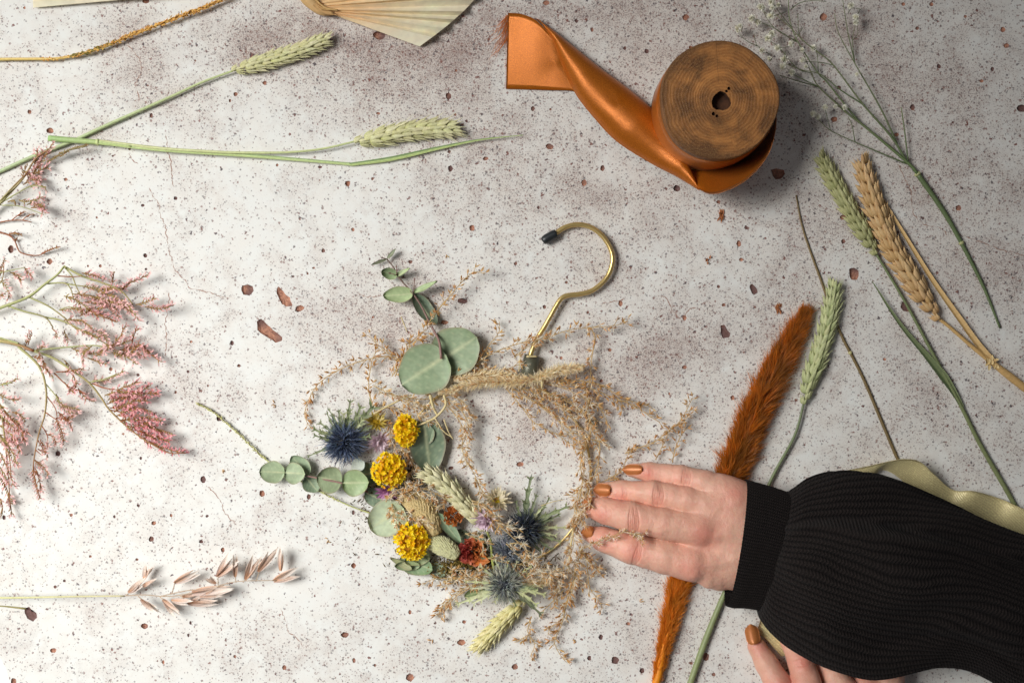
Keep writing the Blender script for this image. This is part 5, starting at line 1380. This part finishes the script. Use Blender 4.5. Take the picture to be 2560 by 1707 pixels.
# ---- yellow flower heads
def yellow(c, rx, ry, z, label, seed):
    random.seed(seed); t = sub('yellow_flower_head', wt, label); p = W(c[0], c[1], z)
    mb = MB(); G = []
    for i in range(7):
        a = math.pi * .5 * i / 6
        G.append([p + np.array([math.cos(b) * math.cos(a) * rx * .8, math.sin(b) * math.cos(a) * ry * .8, math.sin(a) * 16]) for b in np.linspace(0, 2 * math.pi, 19)])
    mb.grid(G, L8(196, 136, 10)); mb.build('flower_base', M['plant'], t)
    mb = MB()
    for k in range(150):
        rr = math.sqrt(random.random()); a = random.uniform(0, 6.283)
        dirr = np.array([math.cos(a) * rr, math.sin(a) * rr, 0])
        q = p + np.array([dirr[0] * rx, dirr[1] * ry, 17 * math.sqrt(max(0, 1 - rr * rr * .9)) + random.uniform(-3, 7)])
        nn = nrm(dirr * .9 + UP + rv(.22)); e1 = nrm(cross(nn, rv())); e2 = cross(nn, e1)
        s = random.uniform(6.5, 10.5)
        deep = random.random() < .25
        for m_ in range(5):
            b = 2 * math.pi * m_ / 5 + random.uniform(-.2, .2); d = e1 * math.cos(b) + e2 * math.sin(b) + nn * random.uniform(.25, .9)
            cy = mix(L8(255, 236, 24), L8(252, 216, 8), random.random()) if not deep else mix(L8(222, 152, 10), L8(250, 200, 10), random.random())
            mb.petal(q, d, nn, s * random.uniform(.8, 1.15), s * .66, mix(cy, L8(236, 170, 8), .3), vary(cy, .06), .3, 3)
    mb.build('florets', M['petal'], t); return t
yellow((1015, 1076), 27, 36, 44, 'smallest yellow flower head, beside the dark eucalyptus leaf', 51)
yellow((973, 1176), 40, 43, 46, 'middle yellow flower head, next to the blue sea holly', 52)
yellow((1030, 1352), 40, 44, 46, 'lowest yellow flower head, above the folded eucalyptus leaves', 53)

# ---- everlasting daisies
def straw(c, r, z, cols, disc_c, rings, label, seed, tilt=(0, 0, 1), n=18):
    random.seed(seed); t = sub('everlasting_flower', wt, label); p = W(c[0], c[1], z); ax = nrm(np.array(tilt, float))
    e1 = nrm(cross(ax, np.array([.3, 1, .1]))); e2 = cross(ax, e1); mb = MB()
    for q in range(rings):
        for k in range(n):
            a = 2 * math.pi * (k + q * .5) / n + random.uniform(-.12, .12); el = .3 + q * .33 + random.uniform(-.22, .22)
            d = (e1 * math.cos(a) + e2 * math.sin(a)) * math.cos(el) + ax * math.sin(el)
            c0 = vary(mix(cols[0], cols[1], random.random()), .06)
            mb.petal(p + d * r * .12, d, ax, r * random.uniform(.8, 1.05) * (1 - .12 * q), r * .27, mix(c0, cols[1], .5), c0, .35, 5, curl=.12)
    mb.build('petals', M['petal'], t)
    if disc_c is not None:
        mb = MB()
        for k in range(90):
            rr = math.sqrt(random.random()) * r * .34; a = random.uniform(0, 6.283)
            mb.grain(p + (e1 * math.cos(a) + e2 * math.sin(a)) * rr + ax * 3, ax + rv(.25), 7, 3, vary(disc_c, .2), None, 1, 5)
        mb.build('disc', M['plant'], t)
LV = L8(232, 206, 220); LV2 = L8(206, 160, 200)
straw((946, 1100), 36, 24, (L8(226, 200, 214), L8(236, 220, 226)), None, 3, 'pale lilac everlasting flower between sea holly and small yellow head', 61, (.3, -.5, .8), 14)
straw((940, 1058), 32, 32, (L8(214, 200, 120), L8(186, 160, 60)), L8(206, 168, 30), 2, 'papery yellow green everlasting flower above the lilac one', 62, (.2, .6, .7), 14)
straw((968, 1226), 34, 24, (L8(206, 150, 190), L8(186, 118, 170)), None, 2, 'bright purple everlasting flower peeping out under the middle yellow head', 63, (-.3, -.6, .6), 14)
straw((1212, 1294), 36, 42, (L8(238, 222, 230), LV), None, 4, 'lilac and white everlasting flower at the stem end of the wheat ear', 64, (-.3, -.6, .8), 18)
straw((1242, 1254), 38, 34, (L8(226, 214, 190), L8(214, 200, 160)), L8(196, 172, 40), 2, 'cream everlasting flower with a yellow disc on the inner side of the wreath', 65, (.2, .6, .8), 16)
# ---- roses
def crumple(c, r, z, ca, cb, seed, label, name='dried_rose', side=None):
    random.seed(seed); t = sub(name, wt, label); p = W(c[0], c[1], z); mb = MB()
    for q in range(6):
        rr = r * (.25 + .15 * q)
        for k in range(4 + q):
            a0 = 2 * math.pi * k / (4 + q) + q * .7 + random.uniform(-.2, .2); wd = 1.5 * math.pi / (4 + q); G = []; K_ = []
            for i in range(7):
                f = i / 6; row = []; kk = []
                for j in range(9):
                    a = a0 + wd * (j / 8 - .5) * (1 - .15 * f)
                    R_ = rr * (.55 + .5 * f ** .7) + noise.noise(Vector((a * 2.5, f * 3, q + seed))) * r * .22
                    row.append(p + np.array([math.cos(a) * R_, math.sin(a) * R_, (r * .75 - q * r * .13) * (f - .25) * 1.2 + r * .22 * noise.noise(Vector((a * 3, f * 2, 9 + q)))]))
                    s_ = .5 + .5 * math.cos(a - (side if side is not None else a))
                    base = mix(ca, cb, s_ if side is not None else random.random())
                    kk.append(mix(base * .8, base, f))
                G.append(row); K_.append([mix(vary(x, .04), L8(240, 190, 120), .12 * f) for x in kk])
            mb.grid(G, np.clip(np.array(K_), 0, 1))
    mb.build('petals', M['petal'], t)
crumple((1132, 1290), 24, 34, L8(206, 112, 34), L8(170, 82, 22), 71, 'small crumpled orange rosebud beside the wheat ear', 'dried_rosebud')
crumple((1180, 1378), 34, 26, L8(178, 48, 66), L8(206, 120, 56), 72, 'red dried rose with orange outer petals', 'dried_rose', side=0.0)
mb = MB(); mb.petal(W(1186, 1398, 30), np.array([1, -.1, .1]), UP, 40, 26, L8(206, 110, 40), L8(220, 140, 70), .5, 6); mb.petal(W(1192, 1386, 34), np.array([.8, -.4, .1]), UP, 34, 20, L8(180, 84, 30), L8(214, 130, 60), .5, 6); mb.build('dried_petal', M['petal'], wt)
# ---- wheat ears and canary grass heads
wheat_ear(wt, path([(1214, 1326), (1196, 1300), (1160, 1262), (1120, 1218), (1084, 1192), (1056, 1178)], (28, 46)), 46, L8(196, 192, 140), L8(232, 226, 186), 'wheat_ear', .3, 81)
stem(wt, path([(1236, 1430, 30), (1230, 1390, 36), (1226, 1350, 36), (1214, 1322, 30)]), [4, 3.6, 3], L8(150, 156, 80))
wheat_ear(wt, path([(1312, 1494), (1290, 1520), (1256, 1554), (1222, 1590), (1190, 1622)], (24, 16)), 40, L8(208, 196, 118), L8(240, 232, 182), 'wheat_ear', .4, 82)
def canary(P, r, ca, cb, seed, label):
    random.seed(seed); Q = smooth(path(P, 30), 2.2); T = np.gradient(Q, axis=0); mb = MB(); n = len(Q)
    mb.tube(Q[::3], [r * .5, r * .85, r * .9, r * .75, r * .3], ca * .7, 12)
    for i in range(n):
        f = i / n; R_ = r * math.sin(math.pi * (.12 + .8 * f)) ** .6; t_ = nrm(T[i]); sd = nrm(cross(t_, UP))
        for k in range(13):
            a = math.pi * (k + (i // 2 % 2) * .5) / 12 * 1.0; rad = sd * math.cos(a) + UP * math.sin(a)
            if i % 2: continue
            mb.grain(Q[i] + rad * R_ * .84, t_ + rad * .5 + rv(.08), r * .62, r * .36, vary(mix(ca, cb, random.random() * .6), .1), cb, .6, 6, nor=rad + rv(.05))
    o = mb.build('canary_grass_head', M['plant'], wt); o['label'] = label
canary([(1092, 1336), (1078, 1306), (1052, 1268), (1018, 1238)], 27, L8(176, 144, 84), L8(222, 200, 146), 83, 'large tan scaly canary grass head')
canary([(1146, 1390), (1124, 1374), (1096, 1360), (1074, 1352)], 22, L8(184, 180, 124), L8(226, 224, 178), 84, 'small pale green canary grass head')
mb = MB(); random.seed(85)
for k in range(900):
    q = W(1142 + random.gauss(0, 24), 1422 + random.gauss(0, 14), random.uniform(4, 22)); mb.grain(q, rv(), random.uniform(4, 8), 2.8, vary(mix(L8(150, 122, 50), L8(108, 96, 40), random.random()), .2), None, .8, 4)
mb.build('moss_tuft', M['plant'], wt)
mb = MB()
for k in range(700):
    q = W(1000 + random.gauss(0, 55), 1250 + random.gauss(0, 50), random.uniform(2, 14)); mb.grain(q, rv(), random.uniform(6, 16), 3, vary(mix(L8(112, 84, 44), L8(70, 66, 40), random.random()), .2), None, .8, 4)
for k in range(900):
    q = W(1230 + random.gauss(0, 75), 1402 + random.gauss(0, 22), random.uniform(2, 16)); mb.grain(q, rv(), random.uniform(6, 18), 3, vary(mix(L8(128, 104, 60), L8(70, 66, 40), random.random()), .2), None, .8, 4)
for k in range(500):
    q = W(1040 + random.gauss(0, 22), 1150 + random.gauss(0, 50), random.uniform(2, 14)); mb.grain(q, rv(), random.uniform(6, 16), 3, vary(mix(L8(122, 92, 50), L8(80, 66, 40), random.random()), .2), None, .8, 4)
mb.build('grass_padding', M['plant'], wt)

# ---- reed grass
RB = L8(200, 142, 76); RB2 = L8(246, 212, 148); HP = L8(255, 246, 222)
def reed(P, hairy=.4, size=1.0, z=None, seed=0, cols=(RB, RB2), dens=1.0, spread=1.0, parent=None, r=1.6):
    random.seed(900 + seed); Q = smooth(path(P, z or (12, 34)), 3.0); T = np.gradient(Q, axis=0); n = len(Q); mb = MB(); hb = MB()
    mb.tube(Q[::3] if n > 6 else Q, [r, r * .45], L8(226, 200, 146), 5)
    i = 1.0
    while i < n - 1:
        k = int(i); f = k / n; t_ = nrm(T[k]); sd = nrm(cross(t_, UP)); s = random.choice((-1, 1)); a = random.uniform(.35, 1.0)
        d = nrm(t_ * math.cos(a) + sd * (s * math.sin(a)) + UP * random.uniform(-.15, .6)); L1 = random.uniform(3, 15) * size * spread
        e = Q[k] + d * L1; e[2] = max(e[2], 2.5)
        mb.tube([Q[k], e], [.9, .6], L8(226, 196, 140), 4)
        for _ in range(random.choice((1, 2, 3, 3))):
            d2 = nrm(d + rv(.42)); cb = vary(mix(cols[0], cols[1], random.random()), .16)
            mb.grain(e, d2, random.uniform(11, 17) * size, 3.5 * size, cb, mix(cb, L8(222, 184, 126), .4), .8, 5)
        for _ in range(int(hairy * random.uniform(9, 15))):
            d2 = nrm(d * .5 + rv(.62)); hb.hair(e, d2, random.uniform(9, 18) * size, 1.7, vary(HP, .05), .18, L8(255, 250, 238))
        i += random.uniform(2.3, 4.4) * size / dens
    if hb.v: 
        o_ = len(mb.v); mb.v += hb.v; mb.f += [tuple(x + o_ for x in f) for f in hb.f]; mb.c += hb.c
    return mb.build('reed_grass', M['hair'], parent or wt)
D = lambda pts: cr(750, 780, 2.613, pts)
Cc = lambda pts: cr(1000, 1200, 3.92, pts)
Ff = lambda pts: cr(950, 1100, 2.613, pts)
Aa = lambda pts: cr(700, 560, 3.92, pts)
RE = [
 (D([(830, 330), (640, 300), (560, 290), (400, 320), (230, 390), (110, 480), (50, 590), (30, 680), (75, 765)]), .12, 1.0, (30, 6)),
 (D([(490, 650), (450, 520), (455, 400), (480, 290), (520, 230)]), .25, 1.05, (14, 30)), (D([(620, 420), (680, 280), (760, 180), (850, 90)]), .2, 1.15, (26, 34)), (D([(600, 420), (680, 300), (720, 200), (810, 130)]), .1, 1.1, (20, 30)),
 (D([(640, 330), (560, 250), (500, 210), (455, 150)]), .6, 1.0, (26, 34)), (Aa([(1400, 1000), (1480, 940), (1580, 800), (1680, 690), (1780, 570), (1900, 470), (2010, 490)]), .25, 1.0, (36, 40)),
 (D([(1160, 330), (1230, 220), (1300, 130), (1300, 50)]), .1, 1.0, (14, 24)), (D([(990, 430), (1150, 330), (1300, 250), (1450, 200), (1600, 170), (1750, 120), (1900, 100), (2050, 90), (2150, 60)]), .45, 1.0, (34, 30)),
 (D([(1400, 300), (1480, 230), (1560, 180), (1650, 160)]), .8, .9, (34, 34)),
 (D([(1050, 400), (1200, 390), (1350, 370), (1480, 320)]), .8, 1.1, (20, 30)), (D([(1900, 100), (1930, 180), (1910, 270), (1900, 380), (1890, 480), (1870, 600), (1890, 700), (1900, 800), (1870, 900)]), .3, 1.0, (24, 26)),
 (D([(1700, 440), (1950, 470), (2100, 560), (2200, 590), (2290, 610)]), .08, 1.05, (26, 18)), (D([(2060, 560), (2200, 620), (2270, 670), (2350, 720)]), .08, 1.0, (20, 12)), (D([(1800, 480), (1960, 520), (2080, 600), (2120, 640)]), .1, 1.0, (26, 18)),
 (D([(1330, 480), (1450, 620), (1530, 720), (1680, 800), (1820, 900)]), .3, .95, (22, 30)), (D([(1360, 480), (1550, 600), (1700, 720), (1850, 830)]), .6, 1.0, (22, 30)), (D([(1400, 470), (1620, 570), (1780, 700), (1900, 830)]), .5, 1.0, (18, 30)),
 (D([(1450, 460), (1650, 540), (1850, 640), (1950, 720)]), .5, 1.0, (22, 30)), (D([(1500, 450), (1700, 490), (1850, 560), (1930, 620)]), .6, 1.05, (26, 30)), (D([(1560, 430), (1760, 470), (1890, 530), (2000, 700), (2010, 760)]), .3, 1.0, (26, 20)), (D([(1600, 520), (1700, 600), (1760, 640), (1880, 660)]), .7, 1.0, (26, 26)), (D([(1420, 500), (1560, 520), (1720, 560), (1800, 600)]), .5, 1.0, (16, 20)), (D([(1500, 560), (1640, 660), (1740, 780), (1800, 860)]), .3, 1.0, (16, 20)),
 (D([(1890, 700), (1900, 780), (1860, 900), (1830, 1000), (1850, 1100), (1800, 1250), (1790, 1400), (1760, 1560)]), .75, 1.0, (36, 40)), (D([(1930, 740), (1960, 900), (1930, 1050), (1880, 1150), (1820, 1250), (1800, 1400)]), .55, 1.0, (26, 32)), (D([(1800, 830), (1850, 920), (1860, 1000), (1840, 1120), (1780, 1200)]), .6, 1.0, (20, 30)), (D([(1900, 830), (1980, 850), (2020, 870)]), .9, .9, (30, 30)), (D([(1890, 560), (1880, 640), (1900, 720), (1910, 780)]), .9, 1.0, (36, 36)),
 (D([(960, 560), (1060, 650), (1100, 760), (1060, 850), (1080, 960), (1140, 1060), (1180, 1170), (1240, 1270)]), .8, 1.0, (40, 34)), (D([(950, 600), (1020, 680), (1080, 800), (1060, 900), (1110, 1000)]), .9, 1.05, (34, 34)), (D([(980, 540), (1080, 600), (1120, 700), (1110, 780)]), .9, 1.0, (30, 30)), (D([(1140, 1080), (1200, 1180), (1270, 1260), (1300, 1330)]), .5, .95, (34, 36)),
 (D([(480, 480), (580, 530), (700, 600), (800, 680), (900, 720)]), 1.1, 1.0, (44, 40)), (D([(560, 510), (660, 560), (780, 600), (860, 640)]), .9, .9, (44, 40)), (D([(640, 900), (720, 940), (760, 1040), (800, 1080)]), .7, 1.1, (30, 30)), (D([(600, 720), (590, 800), (620, 880), (680, 900)]), .6, 1.0, (30, 36)), (D([(700, 860), (740, 960), (730, 1060), (760, 1130)]), .7, 1.1, (26, 26)), (D([(520, 640), (600, 620), (700, 650), (760, 690)]), .3, 1.1, (18, 22)), (D([(700, 560), (800, 570), (900, 560), (960, 600)]), .4, 1.2, (18, 22)),
 (D([(560, 1240), (600, 1180), (680, 1150), (780, 1150), (860, 1170), (940, 1220)]), 1.2, 1.15, (52, 50)), (D([(620, 1200), (700, 1190), (800, 1180), (880, 1200)]), 1.0, 1.1, (46, 50)), (D([(600, 1260), (630, 1340), (720, 1330), (820, 1380)]), 1.0, 1.15, (54, 54)), (D([(600, 1250), (620, 1330), (640, 1400)]), .5, 1.1, (30, 30)), (D([(760, 1330), (820, 1400), (860, 1430)]), .8, 1.0, (58, 50)),
 (cr(1200, 700, 3.92, [(1420, 1700), (1560, 1640), (1700, 1590), (1850, 1480), (1960, 1380), (2030, 1260), (2090, 1130)]), .2, .95, (10, 30)), (cr(1200, 700, 3.92, [(1850, 1480), (1900, 1420), (1990, 1400), (2050, 1290), (2075, 1260)]), .15, .9, (16, 26)), (cr(1200, 700, 3.92, [(1720, 1760), (1780, 1640), (1830, 1540), (1880, 1440)]), .15, .9, (14, 26)), (cr(1200, 700, 3.92, [(1885, 1790), (1905, 1680), (1950, 1560), (2030, 1440)]), .15, .9, (14, 26)), (cr(1400, 1100, 3.92, [(470, 380), (560, 330), (620, 270), (650, 180), (690, 80)]), .1, .95, (10, 26)), (cr(1400, 1100, 3.92, [(200, 620), (330, 480), (430, 400), (560, 340), (620, 300)]), .25, .9, (14, 20)),
 (Cc([(1700, 230), (1740, 350), (1700, 500), (1700, 640), (1650, 800)]), 1.0, 1.05, (50, 52)), (Cc([(1780, 60), (1760, 200), (1790, 330), (1740, 450)]), .8, 1.0, (46, 50)), (Cc([(1840, 0), (1840, 110), (1800, 260)]), .7, 1.0, (40, 50)), (Cc([(1880, 180), (1830, 240), (1790, 320), (1760, 420)]), 1.0, 1.1, (76, 60)),
 (Cc([(1750, 700), (1850, 640), (1950, 600), (2050, 560), (2200, 510), (2280, 520), (2340, 560), (2360, 640)]), .8, .75, (66, 124)), (Cc([(2270, 520), (2350, 530), (2400, 540)]), .6, .7, (118, 122)),
 (Cc([(1700, 700), (1850, 760), (1930, 830), (1940, 940)]), .5, 1.05, (44, 16)), (Cc([(1760, 680), (1830, 780), (1840, 900), (1860, 1050), (1940, 1170), (2000, 1270)]), .4, 1.05, (44, 10)), (Cc([(1720, 820), (1710, 950), (1690, 1070), (1640, 1200), (1600, 1350)]), .5, 1.0, (36, 20)), (Cc([(1650, 840), (1700, 900), (1760, 980), (1770, 1060)]), .5, 1.0, (36, 20)), (Cc([(1600, 880), (1560, 960), (1520, 1080), (1500, 1180)]), .5, 1.0, (30, 14)), (Cc([(1640, 880), (1580, 1000), (1540, 1060), (1600, 1130)]), .4, 1.0, (26, 14)),
 (Ff([(1250, 930), (1210, 1100), (1180, 1220), (1140, 1310), (1170, 1390), (1222, 1455)]), .25, 1.1, (26, 8)), (Ff([(1300, 760), (1280, 860), (1250, 960), (1220, 1060)]), .7, 1.0, (36, 22)), (Ff([(990, 1150), (965, 1250), (1010, 1330), (980, 1415)]), .25, 1.0, (18, 6)), (Ff([(970, 1270), (920, 1300), (880, 1320)]), .3, .95, (10, 6)), (Ff([(1190, 1170), (1110, 1230), (1095, 1290)]), .25, 1.0, (14, 6)), (Ff([(1200, 980), (1130, 1050), (1080, 1100), (1040, 1130)]), .5, 1.0, (22, 10)), (Ff([(1190, 960), (1130, 980), (1100, 960)]), .6, 1.0, (26, 20)),
 (Ff([(1370, 800), (1420, 830), (1430, 880)]), .6, 1.0, (34, 16)), (Ff([(1300, 700), (1360, 760), (1400, 830), (1440, 850)]), .7, 1.0, (40, 20)),
 (Cc([(420, 1000), (560, 960), (700, 930), (850, 920), (1000, 960), (1200, 970), (1350, 930), (1500, 900), (1640, 840), (1740, 760)]), 1.2, 1.15, (46, 54)), (Cc([(640, 980), (800, 960), (950, 930), (1100, 950), (1250, 940)]), 1.2, 1.1, (50, 50)), (Cc([(1150, 960), (1300, 900), (1450, 920), (1560, 880)]), 1.3, 1.0, (50, 50)), (Cc([(1300, 1000), (1420, 980), (1520, 1000), (1620, 940)]), .9, 1.0, (36, 36)), (Cc([(1280, 880), (1400, 860), (1500, 930), (1540, 1020)]), 1.2, 1.0, (50, 34)),
 (Cc([(900, 950), (650, 1050), (500, 1150), (430, 1230), (350, 1350)]), .5, 1.05, (36, 8)), (Cc([(700, 960), (500, 960), (320, 970), (220, 1030)]), .4, 1.05, (36, 10)), (Cc([(820, 1000), (600, 1100), (520, 1170), (460, 1270)]), .6, .95, (30, 10)), (Cc([(560, 990), (440, 1040), (380, 1050)]), .5, 1.0, (24, 14)), (Cc([(440, 1180), (390, 1280), (380, 1350)]), .3, 1.0, (10, 6)),
 (Cc([(960, 430), (1050, 510), (1140, 590), (1240, 680), (1370, 750)]), 1.5, 1.35, (72, 70), .45), (Cc([(900, 350), (1000, 440), (1100, 440), (1160, 520)]), .9, 1.1, (60, 66), .6), (Cc([(1080, 620), (1200, 620), (1280, 740), (1440, 750)]), 1.2, 1.2, (66, 66), .5),
 (Cc([(640, 520), (720, 560), (800, 600), (830, 690)]), .9, 1.2, (50, 50)), (Cc([(700, 200), (830, 240), (870, 380), (950, 450)]), .9, 1.1, (50, 56)), (Cc([(820, 230), (900, 320), (980, 380), (1000, 450)]), .7, 1.1, (50, 56)),
 (D([(1120, 1250), (1200, 1270), (1260, 1340)]), .9, 1.1, (50, 56)),
]
RE += [(D([(560, 640), (520, 700), (600, 760), (640, 860)]), .5, 1.1, (26, 30)), (D([(680, 1100), (700, 1200), (640, 1240)]), .9, 1.1, (50, 52)), (D([(880, 1180), (960, 1230), (900, 1300)]), .8, 1.0, (40, 44)),
 (Cc([(1040, 620), (1120, 700), (1230, 790), (1350, 830), (1480, 850)]), .9, 1.1, (50, 44)), (Cc([(860, 760), (1000, 800), (1150, 820), (1300, 850)]), .9, 1.1, (46, 44)), (Cc([(480, 900), (600, 880), (720, 900), (840, 880)]), .7, 1.0, (36, 40))]
for i, q in enumerate(RE):
    reed(q[0], q[1], q[2], q[3], i, dens=(q[4] if len(q) > 4 else 1.0) * (1.15 if q[1] > .5 else 1.0))
# the long furry bundle across the upper side
def furry(P, w, z, seed, n=30):
    random.seed(seed); Q = smooth(path(P, z), 2.4); T = np.gradient(Q, axis=0); mb = MB(); m = len(Q)
    mb.tube(Q[::4], [2.5, 1.2], L8(220, 192, 140), 5)
    for i in range(m):
        t_ = nrm(T[i]); f = i / m; ww = w * math.sin(math.pi * (.15 + .8 * f)) ** .5
        for k in range(n):
            rad = rv(); rad -= t_ * float(rad @ t_); rad = nrm(rad)
            d = nrm(t_ * random.uniform(.3, 1) + rad * random.uniform(.3, 1.3) + rv(.2)); cb = mix(HP, L8(244, 220, 164), random.random())
            mb.hair(Q[i] + rad * random.uniform(0, ww * .35), d, ww * random.uniform(.5, 1.1), 2.2, vary(cb, .12), .2, mix(cb, L8(250, 242, 224), .4))
        if i % 2 == 0:
            rad = rv(); rad[2] = abs(rad[2]); cb = vary(mix(RB, RB2, random.random()), .15)
            mb.grain(Q[i] + nrm(rad) * ww * .3, t_ + rv(.4), 14, 3, cb, mix(cb, HP, .3), .8, 5)
    mb.build('furry_grass_plume', M['hair'], wt)
furry(D([(1860, 360), (1700, 380), (1600, 415), (1520, 440), (1400, 455), (1250, 455), (1100, 480), (980, 510), (910, 525)]), 22, (40, 46), 201, 11)
furry(D([(1000, 440), (1150, 420), (1300, 410), (1420, 430), (1500, 440)]), 22, (36, 44), 202, 9)
furry(D([(1540, 440), (1620, 400), (1750, 370), (1840, 365)]), 22, (44, 48), 203, 10)
furry(Cc([(1500, 980), (1300, 1000), (1100, 960), (900, 950), (740, 950)]), 20, (44, 44), 204, 8)
for pts, r0 in [(D([(480, 665), (600, 600), (730, 540)]), 2.4), (D([(940, 540), (950, 610), (880, 690), (760, 745)]), 3.4), (D([(880, 690), (940, 780), (1000, 820)]), 2.0), (D([(940, 700), (970, 780), (1000, 830)]), 1.8), (D([(1580, 450), (1580, 500)]), 3.6), (D([(1430, 390), (1440, 270)]), 1.2), (D([(1480, 290), (1550, 290)]), 3.0), (Cc([(1380, 250), (1500, 210), (1600, 190)]), 1.2), (D([(660, 30), (700, 130)]), 1.6), (D([(850, 540), (870, 620), (900, 680)]), 4.0), (Cc([(1650, 850), (1680, 600), (1700, 450)]), 3.0)]:
    mb = MB(); mb.tube(smooth(path(pts, (48, 44)), 5), [r0, r0 * .7], L8(222, 204, 152), 6); mb.build('bare_stem', M['plant'], wt)
# thin spike grass on the outer side, one stalk seen before and behind the eucalyptus
random.seed(77); P = smooth(path([(984, 1300, 14), (928, 1283, 14), (870, 1262, 12), (800, 1228, 10), (730, 1190, 8), (664, 1148, 8), (590, 1078, 8), (540, 1035, 8), (496, 1010, 8)]), 3); T = np.gradient(P, axis=0); mb = MB()
mb.tube(P[::3], [1.8, 1.6, 1.0], L8(198, 200, 130), 5)
for i in range(len(P)):
    x = (P[i][0] / (1 - P[i][2] / HU)) + 1280
    if x < 668 or 780 < x < 850:
        for _ in range(2 if x < 668 else 1):
            mb.grain(P[i] + rv(.8), nrm(T[i]) + rv(.3), random.uniform(6, 10), 3.0, vary(mix(L8(190, 184, 108), L8(140, 130, 66), random.random())), L8(226, 222, 170), .8, 5)
mb.build('spike_grass', M['plant'], wt)
# thin dark sliver of foliage at the inner upper corner
eleaf(wt, D([(1890, 690)])[0], D([(1935, 760)])[0], 22, L8(74, 84, 66), 12, 8, .2, name='leaf_fragment')

random.seed(123)
for k, (x, y) in enumerate([(1120, 640), (1660, 1060), (1080, 1600), (1440, 1600), (820, 1350), (690, 1010), (1600, 1500), (560, 1180), (1250, 1090)]):
    mb = MB()
    for _ in range(3): mb.grain(W(x + random.uniform(-4, 4), y + random.uniform(-4, 4), 2), np.array([random.uniform(-1, 1), random.uniform(-1, 1), .05]), random.uniform(6, 12), 2.6, vary(L8(206, 160, 100), .15), None, .8, 5)
    tag(mb.build('chaff_flake', M['plant']), 'tiny golden chaff flake fallen from the dried grasses on the table', 'chaff', 'fallen chaff flakes')
